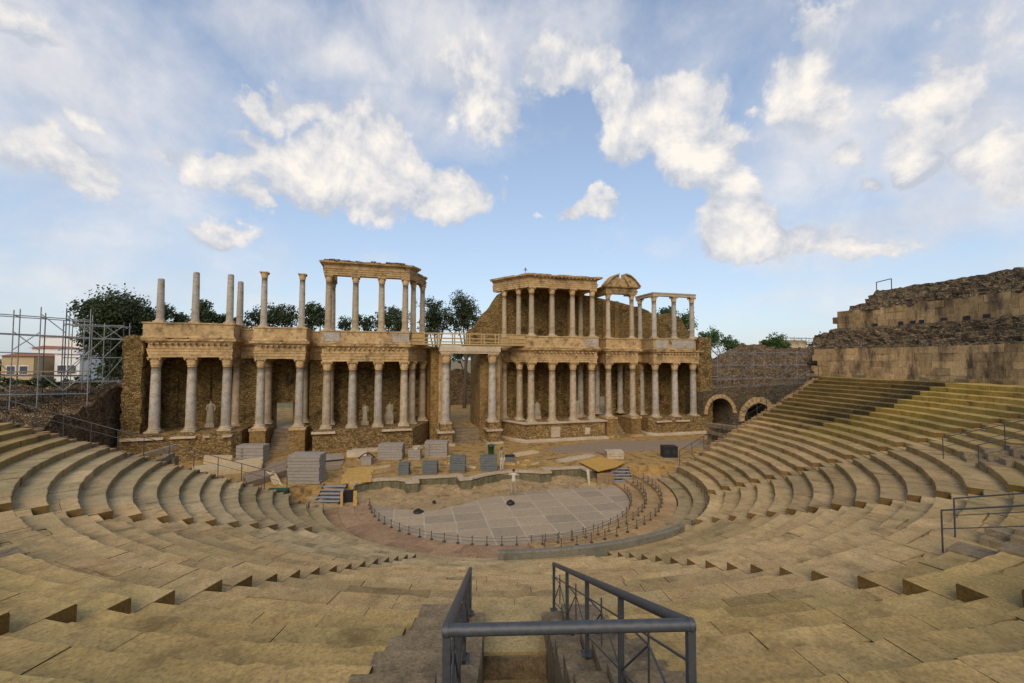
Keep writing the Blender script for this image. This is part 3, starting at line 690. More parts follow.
# dados of the upper order
def dado(path, z0, z1, mat='lime', ends=None):
    MB().sweep([(-.9, z0), (.14, z0), (.14, z0+.12), (.05, z0+.18), (.05, z1-.16), (.12, z1-.12), (.12, z1), (-.9, z1)], path).build('dado', mat, bd)
    if ends:
        for x in ends: MB().box(x-.75, x+.75, [p for p in path if abs(p[1]-12.4) < .01][0][1]-.085, 12.7, z0+.2, z1-.18).build('facing_slab', 'marble_blue', bd)
dado([(-27.35, 16.4), (-27.35, 12.4), (-20.85, 12.4), (-20.85, 16.4)], 11.06, 12.38)
dado([(-19.25, 16.4), (-19.25, 12.4), (-15.1, 12.4), (-15.1, 16.4)], 10.93, 12.17)
dado([(-13.8, 16.4), (-13.8, 12.4), (-6.0, 12.4), (-5.1, 14.0), (-3.95, 15.8)], 10.76, 11.97, ends=(-13.0, -6.8))
dado([(3.95, 15.8), (5.1, 14.0), (6.0, 12.4), (13.95, 12.4), (13.95, 16.4)], 10.56, 11.82, ends=(13.1,))
dado([(14.95, 16.4), (14.95, 12.4), (18.95, 12.4), (18.95, 16.4)], 10.51, 11.75)
dado([(20.85, 16.4), (20.85, 12.4), (26.3, 12.4)], 10.49, 11.8, ends=(21.9, 24, 25.5))
for a, b, z0, z1 in ((-20.8, -19.3, 10.9, 12.1), (-15.05, -13.85, 10.8, 12.0), (14.0, 14.9, 10.5, 11.7), (19.0, 20.8, 10.45, 11.7)): dado([(a, 14.8), (b, 14.8)], z0, z1)
# decks behind the dados (the upper floor)
mb = MB()
for pl, z in (([(-27.2, 16.4), (-27.2, 12.9), (-20.9, 12.9), (-20.9, 16.4)], 12.2), ([(-19.2, 16.4), (-19.2, 12.9), (-15.1, 12.9), (-15.1, 16.4)], 12.0),
              ([(-13.7, 16.9), (-13.7, 12.9), (-6.2, 12.9), (-4.6, 16.0), (-4.2, 16.9)], 11.8), ([(4.2, 16.9), (4.6, 16.0), (6.2, 12.9), (13.9, 12.9), (13.9, 16.9)], 11.65),
              ([(15.0, 16.4), (15.0, 12.9), (18.9, 12.9), (18.9, 16.4)], 11.6), ([(20.9, 16.4), (20.9, 12.9), (26.9, 12.9), (26.9, 16.4)], 11.65)):
    MB().prism(pl, 10.2, z).build('upper_floor', 'lime', bd)
# back walls (thick rubble), with the side doors
def wall(poly, z0, z1, mat='rubble', name='rubble_wall'): MB().prism(poly, z0, z1).build(name, mat, bd)
wall([(-28.9, 18), (-28.9, 16.5), (-20.0, 16.5), (-20.0, 15.2), (-19.3, 15.2), (-19.3, 16.5), (-18.45, 16.5), (-18.45, 18)], ZS, 10.6)
wall([(-16.75, 18), (-16.75, 16.5), (-15.1, 16.5), (-15.1, 15.2), (-13.85, 15.2), (-13.85, 16.6), (-4.3, 16.6), (-4.3, 18)], ZS, 10.6)
wall([(-18.43, 17.9), (-18.43, 16.55), (-16.77, 16.55), (-16.77, 17.9)], 5.1, 10.55)
wall([(-20.98, 16.49), (-20.98, 15.25), (-20.02, 15.25), (-20.02, 16.49)], ZS, 9.4)
wall([(4.3, 18), (4.3, 16.6), (13.9, 16.6), (13.9, 15.2), (14.95, 15.2), (14.95, 16.5), (16.1, 16.5), (16.1, 18)], ZS, 10.4)
wall([(17.7, 18), (17.7, 16.5), (18.9, 16.5), (18.9, 15.2), (20.9, 15.2), (20.9, 16.5), (27.9, 16.5), (27.9, 18)], ZS, 10.4)
wall([(16.12, 17.9), (16.12, 16.55), (17.68, 16.55), (17.68, 17.9)], 5.0, 10.35)
# piers either side of the royal door, with passage walls
wall([(-3.75, 14.05), (-1.75, 14.05), (-1.75, 19.3), (-4.2, 19.3), (-4.2, 17), (-3.75, 16.0)], ZS, 10.55, 'pier', 'door_pier')
wall([(1.3, 14.05), (3.6, 14.05), (3.6, 16.0), (4.2, 17), (4.2, 19.3), (1.3, 19.3)], ZS, 10.55, 'pier', 'door_pier')
MB().box(-3.0, -2.35, 13.75, 14.04, ZS, 9.9).build('door_pilaster', 'lime', bd); MB().box(2.55, 3.35, 13.75, 14.04, ZS, 9.9).build('door_pilaster', 'lime', bd)
# pilasters against the back walls
mb = MB()
for x in (-26.6, -24, -21.4, -11.1, -8.8, -6.5, 6.5, 8.8, 11.2, 23.95, 26.45): MB().box(x-.3, x+.3, 16.3, 16.52 if abs(x) > 15 else 16.62, 2.6, 9.2).build('wall_pilaster', 'rubble', bd)
# end walls of rough rubble
def rough_box(x0, x1, y0, y1, z0, z1, st=.28, amp=.16, top=None):
    mb = MB()
    def disp(p):
        q = Vector(p)*1.6; n = noise.noise_vector(q)*amp+noise.noise_vector(q*2.6)*amp*.7
        return tuple(Vector(p)+n)
    def face(o, a, b, la, lb):
        na, nb = max(1, int(la/st)), max(1, int(lb/st)); vs = []
        for j in range(nb+1):
            for i in range(na+1):
                p = Vector(o)+Vector(a)*(la*i/na)+Vector(b)*(lb*j/nb)
                if top: p.z = z0+(p.z-z0)*(top(p.x)-z0)/(z1-z0)
                vs.append(disp(p))
        mb.add(vs, [(j*(na+1)+i, j*(na+1)+i+1, (j+1)*(na+1)+i+1, (j+1)*(na+1)+i) for j in range(nb) for i in range(na)])
    X, Y, Z = x1-x0, y1-y0, z1-z0
    face((x0, y0, z0), (1, 0, 0), (0, 0, 1), X, Z); face((x1, y1, z0), (-1, 0, 0), (0, 0, 1), X, Z)
    face((x1, y0, z0), (0, 1, 0), (0, 0, 1), Y, Z); face((x0, y1, z0), (0, -1, 0), (0, 0, 1), Y, Z)
    face((x0, y0, z1), (1, 0, 0), (0, 1, 0), X, Y)
    return mb
rough_box(-28.75, -27.4, 12.5, 18.1, ZS, 11.2).build('end_wall', 'rubble', bd, recalc=False)
rough_box(27.25, 29.0, 12.75, 18.1, ZS, 12.0).build('end_wall', 'rubble', bd, recalc=False)
# steps of the three doors
def steps(x0, x1, y0, z0, n, rise, run, mat='concrete'):
    mb = MB()
    for i in range(n): mb.box(x0, x1, y0+run*i, y0+run*n+.6, z0+rise*i+.002*i, z0+rise*(i+1))
    mb.build('door_steps', mat, bd)
steps(-1.72, 1.28, 13.2, ZS, 5, .25, .34); mb = MB(); mb.box(-1.74, 1.29, 15.5, 19.4, ZS, 2.19); mb.build('door_floor', 'dirt', bd)
steps(-18.05, -16.3, 13.0, ZS, 6, .30, .36); mb = MB(); mb.box(-18.4, -16.8, 15.8, 18.4, ZS, 2.72); mb.build('door_floor', 'pale', bd)
steps(16.15, 17.75, 13.4, ZS, 5, .28, .36)
# door lintel with the timber footbridge above
mb = MB(); mb.box(-3.0, 2.95, 12.5, 13.5, 9.93, 10.12); mb.box(-3.1, 3.05, 12.42, 13.55, 10.12, 10.66); mb.build('door_lintel', 'pale', bd)
fb = thing('footbridge', (0, 13, 10.7), 'yellow timber footbridge with railings above the central doorway', 'footbridge')
mb = MB(); mb.box(-6.2, 5.9, 12.6, 14.1, 10.76, 10.88); mb.build('deck', 'bridge_wood', fb)
for y in (12.66, 14.05):
    for i in range(9):
        x = -6.1+12*i/8; mb = MB(); mb.box(x-.06, x+.06, y-.05, y+.05, 10.88, 11.98); mb.build('post', 'bridge_wood', fb)
    for z in (11.93, 11.45, 11.1):
        mb = MB(); mb.box(-6.1, 5.9, y-.04-.002, y+.04+.002, z-.03, z+.03); mb.build('rail', 'bridge_wood', fb)
MB().box(-5.9, -4.6, 12.7, 12.78, 10.9, 11.9).build('board_panel', 'bridge_wood', fb); MB().box(4.1, 5.9, 12.7, 12.78, 10.9, 11.9).build('board_panel', 'bridge_wood', fb)
# upper order
for x, z, h in ((-26.45, 12.4, 3.6), (-23.9, 12.4, 4.3), (-21.3, 12.4, 4.25)): column(x, 12.9, z, h, .28, 'marble_blue', 'broken')
column(-21.3, 15.7, 12.4, 4.1, .28, 'marble_blue', 'broken')
for x in (-18.65, -15.55): column(x, 12.9, 12.18, 4.92, .27, 'marble_blue')
for i, x in enumerate((-13.3, -10.95, -8.6, -6.4)): column(x, 12.85, 11.98, 5.12, .30, 'marble_warm')
column(-13.3, 16.2, 11.98, 5.12, .30, 'marble_warm')
column(-5.55, 14.2, 11.98, 5.12, .28, 'marble_warm'); column(-4.5, 16.0, 11.98, 5.12, .28, 'marble_warm')
for x in (6.5, 8.8, 11.15, 13.5): column(x, 12.85, 11.83, 5.1, .30, 'marble_warm')
column(13.5, 15.8, 11.83, 5.1, .28, 'marble_warm'); column(5.5, 14.2, 11.83, 5.1, .28, 'marble_warm'); column(4.4, 16.0, 11.83, 5.1, .28, 'marble_warm')
for x in (15.45, 18.4): column(x, 12.9, 11.76, 4.9, .27, 'marble_warm')
for x in (21.3, 23.95, 26.4): column(x, 12.9, 11.81, 4.85, .29, 'marble_blue')
column(21.3, 15.8, 11.81, 4.85, .28, 'marble_blue')
entab([(-13.7, 16.8), (-13.7, 12.5), (-6.05, 12.5), (-5.2, 13.9)], 17.1, 18.35, back=.75)
entab([(-5.25, 13.95), (-4.15, 16.4)], 17.08, 18.0, back=.6, proj=.15)
mb = MB()
for i in range(17): x = -13.7+7.7*(i+.5)/17; mb.box(x-.24, x+.24, 12.15+random.uniform(0, .25), 13.1, 18.34, 18.42+random.uniform(0, .16), rot=random.uniform(-.1, .1), jit=.04)
mb.build('broken_blocks', 'ruin', bd)
entab([(3.4, 17.2), (5.15, 14.0), (6.15, 12.5), (13.9, 12.5), (13.9, 16.5)], 16.93, 18.3, back=.75, proj=.45)
modillions(6.4, 13.7, 12.42, 17.98, .1)
mb = MB(); mb.prism([(4.0, 17.0), (5.4, 14.6), (6.5, 12.9), (13.6, 12.9), (13.6, 17.0)], 17.6, 18.2); mb.build('roof_slab', 'lime', bd)
entab([(15.05, 16.5), (15.05, 12.52), (18.85, 12.52), (18.85, 14.2)], 16.66, 17.45, back=.7, proj=.3)
pm = MB()     # broken segmental pediment
def arc(xa, za, xb, zb, bul, n=7):
    return [(xa+(xb-xa)*i/n, za+(zb-za)*(i/n)+bul*sin(PI*i/n)) for i in range(n+1)]
lo = arc(14.85, 17.46, 16.55, 18.75, .28); pm.prismy([(14.85, 17.46)]+lo[1:]+[(16.62, 18.35), (16.1, 17.47)], 12.35, 13.3)
hi = arc(17.35, 18.8, 19.15, 17.46, .28); pm.prismy([(17.3, 18.4)]+hi+[(17.9, 17.47)], 12.35, 13.3)
pm.prismy([(15.2, 17.468), (15.7, 18.25), (16.5, 18.5), (16.9, 18.42), (17.4, 18.52), (18.3, 18.25), (18.8, 17.468)], 12.6, 13.25)
pm.build('broken_pediment', 'lime', bd)
for A in (lo, hi):
    pm = MB(); pm.prismy([(xa, za+.002) for xa, za in A]+[(xa, za+.13) for xa, za in A[::-1]], 12.1, 13.34); pm.build('pediment_cornice', 'lime', bd)
mb = MB(); mb.sweep([(-.55, 16.67), (.0, 16.67), (.0, 16.9), (.05, 16.92), (.07, 17.06), (-.55, 17.06)], [(21.05, 16.3), (21.05, 12.6), (26.75, 12.6)]); mb.build('architrave', 'pale', bd)
# upper rubble walls
def rel(pts, Y): return [(at(u, v, Y).x, at(u, v, Y).z) for u, v in pts]
def jag(pts, amp=.15, st=.5):
    out = []
    for (x0, z0), (x1, z1) in zip(pts, pts[1:]):
        n = max(1, int(math.hypot(x1-x0, z1-z0)/st))
        for i in range(n): out.append((x0+(x1-x0)*i/n+random.uniform(-amp, amp)*.6, z0+(z1-z0)*i/n+random.uniform(-amp, amp)))
    return out+[pts[-1]]
top = rel([(468, 333), (478, 323), (484, 313), (492, 306), (497, 297), (504, 290), (507, 281)], 17)
mb = MB(); mb.prismy([(top[0][0], 10.3)]+jag(top)+[(5.0, 17.58), (13.8, 17.58), (13.8, 10.3)], 16.62, 18.3); mb.build('upper_wall', 'rubble', bd)
top = rel([(634, 306), (643, 309), (652, 313), (660, 316), (669, 314), (679, 318), (685, 326), (690, 333)], 16.6)
mb = MB(); mb.prismy([(13.83, 10.3), (13.83, 17.0), (15.0, 16.9), (19.0, 16.3)]+jag(top)+[(top[-1][0]+.3, 10.3)], 16.51, 18.0); mb.build('upper_wall', 'rubble', bd)
mb = MB()
for x in (7.6, 10.0, 12.4, 15.2, 16.9, 18.5): MB().box(x-.28, x+.28, 16.38, 16.7, 11.7, 16.4).build('wall_pilaster', 'pier', bd)
mb = MB(); mb.tube((6.2, 14, 18.2), (6.2, 14, 19.1), .03, 6); mb.box(6.0, 6.4, 13.97, 14.03, 18.95, 19.02); mb.lathe([(.02, 19.05), (.1, 19.15), (.02, 19.25)], 8, (6.2, 14)); mb.build('lightning_rod', 'post', bd)

# ------------------------------------------------------------------ statues
def fromskin(name, verts, edges, mats, assign=None, sub=2):
    """verts: (x, y, z, rx[, ry]); vertex 0 is the root"""
    me = bpy.data.meshes.new(name); me.from_pydata([v[:3] for v in verts], edges, []); o = bpy.data.objects.new(name, me); COL.objects.link(o)
    mo = o.modifiers.new('skin', 'SKIN'); mo.use_smooth_shade = True
    sv = me.skin_vertices[0].data if me.skin_vertices else None
    if sv is None:
        bm = bmesh.new(); bm.from_mesh(me); bm.verts.layers.skin.verify(); bm.to_mesh(me); bm.free(); sv = me.skin_vertices[0].data
    for i, v in enumerate(verts): sv[i].radius = (v[3], v[4] if len(v) > 4 else v[3]); sv[i].use_root = (i == 0)
    ms = o.modifiers.new('sub', 'SUBSURF'); ms.levels = sub; ms.render_levels = sub
    dg = bpy.context.evaluated_depsgraph_get(); m2 = bpy.data.meshes.new_from_object(o.evaluated_get(dg)); m2.name = name
    bpy.data.objects.remove(o); o = bpy.data.objects.new(name, m2); COL.objects.link(o)
    m2.materials.clear()
    for q in mats: m2.materials.append(M[q])
    for p in m2.polygons:
        p.use_smooth = True
        if assign: p.material_index = assign(p.center)
    return o
def figure(arms, stance=.11, hands=True, robe=False, head=True):
    """standing human facing -y, 1.7 m tall; arms = ((elbow, wrist), (elbow, wrist)) for left(-x), right(+x)"""
    V = []; Eg = []
    def v(*a): V.append(a); return len(V)-1
    def e(a, b): Eg.append((a, b))
    pel = v(0, 0, .93, .15, .105); wa = v(0, .01, 1.10, .125, .09); ch = v(0, 0, 1.28, .155, .10); sh = v(0, .01, 1.40, .12, .08); nk = v(0, -.005, 1.48, .052)
    e(pel, wa); e(wa, ch); e(ch, sh); e(sh, nk)
    if head: hd0 = v(0, -.015, 1.54, .062, .075); hd = v(0, -.02, 1.61, .075, .092); hd2 = v(0, -.01, 1.68, .055, .07); e(nk, hd0); e(hd0, hd); e(hd, hd2)
    for s in (-1, 1):
        hp = v(s*.09, 0, .86, .095); kn = v(s*stance*.95, -.02, .48, .062); ca = v(s*stance, .015, .33, .058); an = v(s*stance, .01, .08, .038); to = v(s*(stance+.02), -.15, .035, .036, .028)
        e(pel, hp); e(hp, kn); e(kn, ca); e(ca, an); e(an, to)
        so = v(s*.185, .01, 1.385, .058); el, wr = arms[0 if s < 0 else 1]; L = v(*el, .042); W = v(*wr, .029)
        e(sh, so); e(so, L); e(L, W)
        if hands:
            d = (Vector(wr)-Vector(el)).normalized(); p = Vector(wr)+d*.06; pa = v(*p, .032, .018); e(W, pa)
            side = d.cross(Vector((0, 0, 1)));
            if side.length < .3: side = Vector((0, 1, 0))
            side.normalize()
            for k, (o, l) in enumerate(((-.028, .06), (-.010, .075), (.010, .07), (.028, .052))):
                q = p+d*(.03+l*.5)+side*o; q2 = q+d*l*.5+Vector((0, 0, -.012)); a = v(*q, .009); b = v(*q2, .008); e(pa, a); e(a, b)
            q = Vector(wr)+d*.04-side*.045; a = v(*q, .010); b = v(*(q+d*.03-side*.012), .009); e(W, a); e(a, b)
    return V, Eg
def face_bits(parent, z=1.61, y=-.02):
    mb = MB(); mb.lathe([(.01, 1.735), (.062, 1.72), (.086, 1.67), (.088, 1.62), (.07, 1.585)], 14, (0, .012)); mb.build('hair', 'hair', None).parent = parent
def person(loc, rz, label, arms, top, legs, stance=.11):
    V, Eg = figure(arms, stance)
    def asg(c):
        if c.z > 1.47 or (abs(c.x) > .33 and c.z > .7) or c.z < .0: return 2
        return 0 if c.z > .95 else (1 if c.z > .07 else 3)
    o = fromskin('person', V, Eg, [top, legs, 'skin', 'hair'], asg)
    # nose, ears as small bumps on the same mesh
    bm = bmesh.new(); bm.from_mesh(o.data)
    for vtx in bm.verts:
        c = vtx.co
        if c.z > 1.55 and c.y < -.06:
            if abs(c.x) < .02 and 1.585 < c.z < 1.625: vtx.co.y -= .022
            elif .02 < abs(c.x) < .045 and 1.61 < c.z < 1.645: vtx.co.y += .008
    bm.to_mesh(o.data); bm.free()
    o.location = loc; o.rotation_euler = (0, 0, rz); tag(o, label, 'person')
    face_bits(o)
p = atz(513.6, 494.3, .22)
person((p.x, p.y, .19), PI-.3, 'person in white shirt and pale trousers standing in the orchestra with one arm held out', (((-.40, -.12, 1.27), (-.20, -.26, 1.30)), ((.46, .0, 1.36), (.70, -.05, 1.38))), 'white_cloth', 'khaki_cloth', .14)
p = atz(501.8, 470.3, ZS)
person((p.x, p.y, ZS), .5, 'person in pale loose clothes standing on the stage beside the blue-grey slab stack', (((-.25, .0, 1.12), (-.22, -.05, .87)), ((.25, .0, 1.12), (.20, -.08, .88))), 'khaki_cloth', 'white_cloth')
def statue(loc, label, H=1.9, rz=0, head=True, seated=False, headless=False):
    root = thing('statue', loc, label, 'statue', 'marble statues between the columns')
    arms = (((-.26, .0, 1.1), (-.16, -.14, 1.0)), ((.25, .02, 1.12), (.24, -.12, .9)))
    V, Eg = figure(arms, .09, hands=False, head=not headless)
    o = fromskin('figure', V, Eg, ['statue']); o.parent = root; s = H/1.75; o.scale = (s*1.15, s*1.15, s); o.location = (0, 0, .34); o.rotation_euler = (0, 0, rz)
    mb = MB()       # draped garment
    def mod(k, w): return 1+.10*sin(7*w+k*.5)
    if seated: mb.lathe([(.42, 0), (.46, .3), (.40, .62), (.30, .8), (.26, 1.1), (.2, 1.3)], 22, mod=mod)
    else: mb.lathe([(.26, .02), (.27, .3), (.23, .7), (.24, .95), (.17, 1.12), (.21, 1.3), (.16, 1.42)], 22, mod=mod)
    g = mb.build('robe', 'statue'); g.parent = root; g.location = (0, 0, .34); g.scale = (s, s*.75, s)
    mb = MB(); mb.box(-.36, .36, -.30, .30, 0, .30, jit=.01); mb.box(-.32, .32, -.27, .27, .30, .36); b = mb.build('plinth', 'pale'); b.parent = root
    return root
statue((-23.3, 15.3, LZ-.02), 'pale robed standing statue with bent arms on the far left podium', 2.1)
statue((-10.0, 14.6, HZ-.02), 'slender standing statue between second and third columns left of the door', 1.75, headless=False)
statue((-7.7, 14.6, HZ-.02), 'broader standing statue between third and fourth columns left of the door', 1.85, seated=True)
statue((7.9, 15.0, 2.86), 'broad seated-looking statue behind the right-hand six-column block', 1.7, seated=True)
statue((12.7, 15.0, 2.86), 'headless standing statue behind the rightmost bay of the right block', 1.8, headless=True)
statue((22.8, 15.0, 2.83), 'small pale standing statue in the far right column block', 1.5)

# ------------------------------------------------------------------ things on the stage
def stack(x, y, w, d, z0, h, n, mat, rz, label, group=None, name='board_stack', lean=0):
    root = thing(name, (x, y, z0), label, 'stack', group)
    for i in range(n):
        a, b = z0+h*i/n, z0+h*(i+1)/n-h/n*.10; ox, oy = random.uniform(-.02, .02)*w, random.uniform(-.02, .02)*d
        mb = MB(); mb.box(x-w/2+ox, x+w/2+ox, y-d/2+oy, y+d/2+oy, a, b, rot=rz+random.uniform(-.012, .012), jit=.006); mb.build('board', mat, root)
        if i and h/n > .22:
            mb = MB()
            for q in (-.35, .35): mb.box(x+w*q-.05, x+w*q+.05, y-d*.48, y+d*.48, a-h/n*.16+.002, a-.002, rot=0)
            mb.build('spacer', 'wood_brown', root)
def onstage(u0, u1, v, d, z=ZS):
    p, q = atz(u0, v, z), atz(u1, v, z); w = (q-p).length; c = (p+q)/2; n = Vector((-(q-p).y, (q-p).x, 0)).normalized(); return c.x+n.x*d/2, c.y+n.y*d/2, w, math.atan2((q-p).y, (q-p).x)
def S_(u0, u1, v, d, h, n, mat, label, group=None, **k):
    x, y, w, r = onstage(u0, u1, v, d); stack(x, y, w, d, ZS, h, n, mat, r, label, group, **k)
gp = 'stacks of boards and slabs on the stage'
S_(236, 263, 462, 1.0, 1.35, 5, 'grey_board', 'grey board stack below the left pair of porch columns', gp)
S_(287, 319, 484, 1.1, 1.95, 9, 'grey_board', 'tallest grey board stack, beside the black steps at left', gp)
S_(377.5, 402, 460, 1.0, 1.3, 6, 'grey_board', 'grey board stack below the two statues', gp)
S_(408, 420, 460, .8, .85, 4, 'grey_board', 'small grey board stack between two larger grey stacks', gp)
S_(424.5, 447, 457.5, 1.0, 1.35, 6, 'grey_board', 'grey board stack just left of the central doorway', gp)
gq = 'blue-grey slab stacks along the stage front'
S_(398, 408.5, 475, .6, .85, 5, 'slate_board', 'leftmost small blue-grey slab stack on the stage front', gq)
S_(422, 437, 474, .7, .85, 6, 'slate_board', 'second blue-grey slab stack, spreading wider at its foot', gq)
S_(449.5, 465, 472.5, .7, 1.2, 7, 'slate_board', 'leaning blue-grey slab stack in front of the central doorway', gq)
S_(480, 497, 471, .7, 1.1, 6, 'slate_board', 'blue-grey slab stack beside the person on the stage', gq)
# worktop of small debris on the small grey stack
x, y, w, r = onstage(408, 420, 460, .8); mb = MB()
for i in range(9): mb.box(x-.4+random.random()*.8, x-.15+random.random()*.6+.1, y-.2, y+.1+random.random()*.2, ZS+.85, ZS+.93+random.random()*.2, rot=random.random()*3, jit=.03)
tag(mb.build('stone_fragments', 'pale'), 'heap of pale stone fragments on the small grey board stack', 'fragments')
def flat(name, quad, z0, z1, mat, label, cat):
    mb = MB(); P = [atz(u, v, z1) for u, v in quad]; n = len(P); a = [(p.x, p.y) for p in P]
    mb.prism(a, z0, z1); return tag(mb.build(name, mat), label, cat)
def planks(name, quad, z0, z1, mat, label, cat, n=6):
    root = thing(name, tuple(atz(*quad[0], z0)), label, cat); A, B, C_, D = [atz(u, v, z1) for u, v in quad]
    for i in range(n):
        p, q = A.lerp(D, (i+.04)/n), A.lerp(D, (i+.94)/n); s, t = B.lerp(C_, (i+.04)/n), B.lerp(C_, (i+.94)/n)
        j = [random.uniform(-.08, .08) for _ in range(2)]; dz = random.uniform(-.02, .02); mb = MB(); d = (s-p).normalized()
        pts = [p+d*j[0], s+d*j[1], t+d*j[1], q+d*j[0]]
        mb.add([(v.x, v.y, z) for z in (z0+dz, z1+dz) for v in pts], [(3, 2, 1, 0), (4, 5, 6, 7), (0, 1, 5, 4), (1, 2, 6, 5), (2, 3, 7, 6), (3, 0, 4, 7)]); mb.build('plank', mat, root)
    return root
# raised timber decks at the left of the stage
planks('timber_deck', [(193, 466), (262, 457), (262, 464), (190, 473)], ZS, ZS+.45, 'wood_pale', 'low pale timber deck behind the left seats', 'deck', 4)
planks('slat_pile', [(243, 474), (287, 462), (287, 470), (247, 483)], ZS+.0, ZS+.42, 'purple_board', 'loose pile of mauve-grey slats left of the tallest board stack', 'planks', 9)
planks('slat_bundle', [(205, 455), (232, 455), (232, 460), (203, 460)], ZS+.2, ZS+.5, 'wood_pale', 'short pale slab lying before the far left podium', 'slab', 2)
planks('timber_sheet', [(346, 468), (373, 466), (373, 471), (345, 473)], ZS, ZS+.09, 'wood', 'upper of two orange-yellow boards lying above the black steps', 'board', 3)
planks('timber_sheet', [(343, 474), (372, 472), (372, 480), (342, 482)], ZS, ZS+.12, 'wood', 'lower of two orange-yellow boards, over the yellow posts', 'board', 3)
planks('stone_kerb', [(347, 450), (366, 449), (366, 452), (347, 453)], ZS, ZS+.4, 'pale', 'pale stone block lying at the podium foot left of the boards', 'block', 1)
planks('low_platform', [(322, 455), (343, 454), (343, 457), (322, 459)], ZS+.2, ZS+.36, 'grey_board', 'low dark-bellied grey platform beside the tallest board stack', 'platform', 4)
for q, lb in (((361, 371, 465), 'grey tool crate with black handle above the orange-yellow boards'),):
    x, y, w, r = onstage(q[0], q[1], q[2], .7); root = thing('tool_crate', (x, y, ZS), lb, 'crate'); mb = MB(); mb.box(x-w/2, x+w/2, y-.35, y+.35, ZS, ZS+.5, rot=r); mb.box(x-w/2-.03, x+w/2+.03, y-.38, y+.38, ZS+.5, ZS+.56, rot=r); mb.build('body', 'grey_board', root)
    mb = MB(); P = [Vector((x-.7+1.3*i/8, y-.1, ZS+.45+.45*sin(PI*i/8))) for i in range(9)]
    for a, b in zip(P, P[1:]): mb.tube(a, b, .05, 6)
    mb.build('hose', 'black', root)
# diagonal chute of pale planks above the green tarpaulin
root = thing('plank_bundle', tuple(atz(272, 488, ZS)), 'bundle of pale battens leaning down to the green tarpaulin', 'battens')
for i in range(7):
    a = atz(267+i*1.3, 472+random.uniform(-1, 1), ZS+.5); b = atz(276+i*1.4, 489+random.uniform(-1, 1), .75); mb = MB(); mb.tube(a, b, .05, 4); mb.build('batten', 'wood_pale', root)
root = thing('tarpaulin_crate', tuple(atz(277, 503, 0)), 'dark green covered crate at the inner end of the left seats', 'crate')
a, b = atz(266, 497, .6), atz(287, 497, .6); c = (a+b)/2; rz = math.atan2((b-a).y, (b-a).x)
mb = MB(); mb.box(c.x-.62, c.x+.62, c.y, c.y+.5, .3, .98, rot=rz, jit=.01); mb.build('body', 'green', root); mb = MB(); mb.box(c.x-.66, c.x+.66, c.y-.04, c.y+.54, .98, 1.03, rot=rz, jit=.015); mb.build('cover', 'green', root)
# metal steps up to the stage, left and right
def mstairs(u0, u1, v, label, rzf=None, z1=ZS, n=5):
    p, q = atz(u0, v, .05), atz(u1, v, .05); w = (q-p).length; d = (q-p).normalized(); nrm = Vector((-d.y, d.x, 0)); root = thing('metal_steps', tuple((p+q)/2), label, 'steps')
    for i in range(n):
        z = .12+(z1-.15)*(i+1)/n; o = nrm*(.28*i); a, b = p+o, q+o; mb = MB()
        mb.add([(k.x, k.y, zz) for zz in (z-.05, z) for k in (a, b, b+nrm*.24, a+nrm*.24)], [(3, 2, 1, 0), (4, 5, 6, 7), (0, 1, 5, 4), (1, 2, 6, 5), (2, 3, 7, 6), (3, 0, 4, 7)]); mb.build('tread', 'steel_step', root)
    for e in (p, q):
        mb = MB(); mb.tube(e+Vector((0, 0, .06)), e+nrm*(.28*n)+Vector((0, 0, z1-.02)), .05, 6); mb.build('stringer', 'black', root)
    mb = MB(); k = (p+q)/2+nrm*(.28*n+.05); mb.add([(v_.x, v_.y, zz) for zz in (.05, z1-.14) for v_ in (p+nrm*1.5, q+nrm*1.5, q+nrm*1.56, p+nrm*1.56)], [(3, 2, 1, 0), (4, 5, 6, 7), (0, 1, 5, 4), (1, 2, 6, 5), (2, 3, 7, 6), (3, 0, 4, 7)]); mb.build('back_panel', 'black', root)
mstairs(315, 339, 505, 'black metal steps with grey treads beside the yellow posts')
mstairs(613, 633, 484, 'black metal steps with grey treads under the orange platform')
# yellow posts holding the board opening
root = thing('timber_opening', tuple(atz(347, 506, 0)), 'dark opening framed by two yellow timber posts under the stage edge', 'opening')
for u, w in ((341.5, .14), (355, .22)):
    p = atz(u, 506, .05); mb = MB(); mb.box(p.x-w/2, p.x+w/2, p.y-w/2, p.y+w/2, .02, .98); mb.build('post', 'wood', root)
a, b = atz(341, 506, .05), atz(356, 506, .05); mb = MB(); mb.box(a.x+.1, b.x-.1, (a.y+b.y)/2+.5, (a.y+b.y)/2+.56, .02, .9); mb.build('shade_sheet', 'black', root)  # black sheet stands in for the shade inside the opening
# orange platform
pts = [atz(u, v, 1.16) for u, v in ((579, 461.5), (600, 456.5), (625, 462), (617, 466.5), (598, 471))]
root = thing('orange_platform', (sum(p.x for p in pts)/5, sum(p.y for p in pts)/5, 0), 'orange plywood platform on poles jutting from the stage front', 'platform')
mb = MB(); mb.prism([(p.x, p.y) for p in pts], 1.10, 1.16); mb.build('plywood_top', 'orange_ply', root)
for u, v in ((600, 472), (607, 470), (613, 468), (590, 467)):
    p = atz(u, v, 1.3); mb = MB(); mb.tube((p.x, p.y, 0), (p.x, p.y, 1.10), .035, 8); mb.build('pole', 'galv', root)
p = atz(589.5, 486, .05); mb = MB(); mb.tube((p.x, p.y, .02), (p.x+.1, p.y+.5, 1.09), .09, 10, .12); mb.build('prop', 'pale', root)
a, b, = atz(600, 472, 1.3), atz(614, 468, 1.3); mb = MB(); mb.add([(k.x, k.y+.3, z) for k in (a, b) for z in (.05, 1.2)], [(0, 1, 3, 2)]); 
mb2 = MB(); mb2.box(a.x+.25, b.x, a.y+.9, a.y+.96, .05, .95); mb2.build('shade_backing', 'wood_brown', root)  # panel added as the dark shade beneath the platform
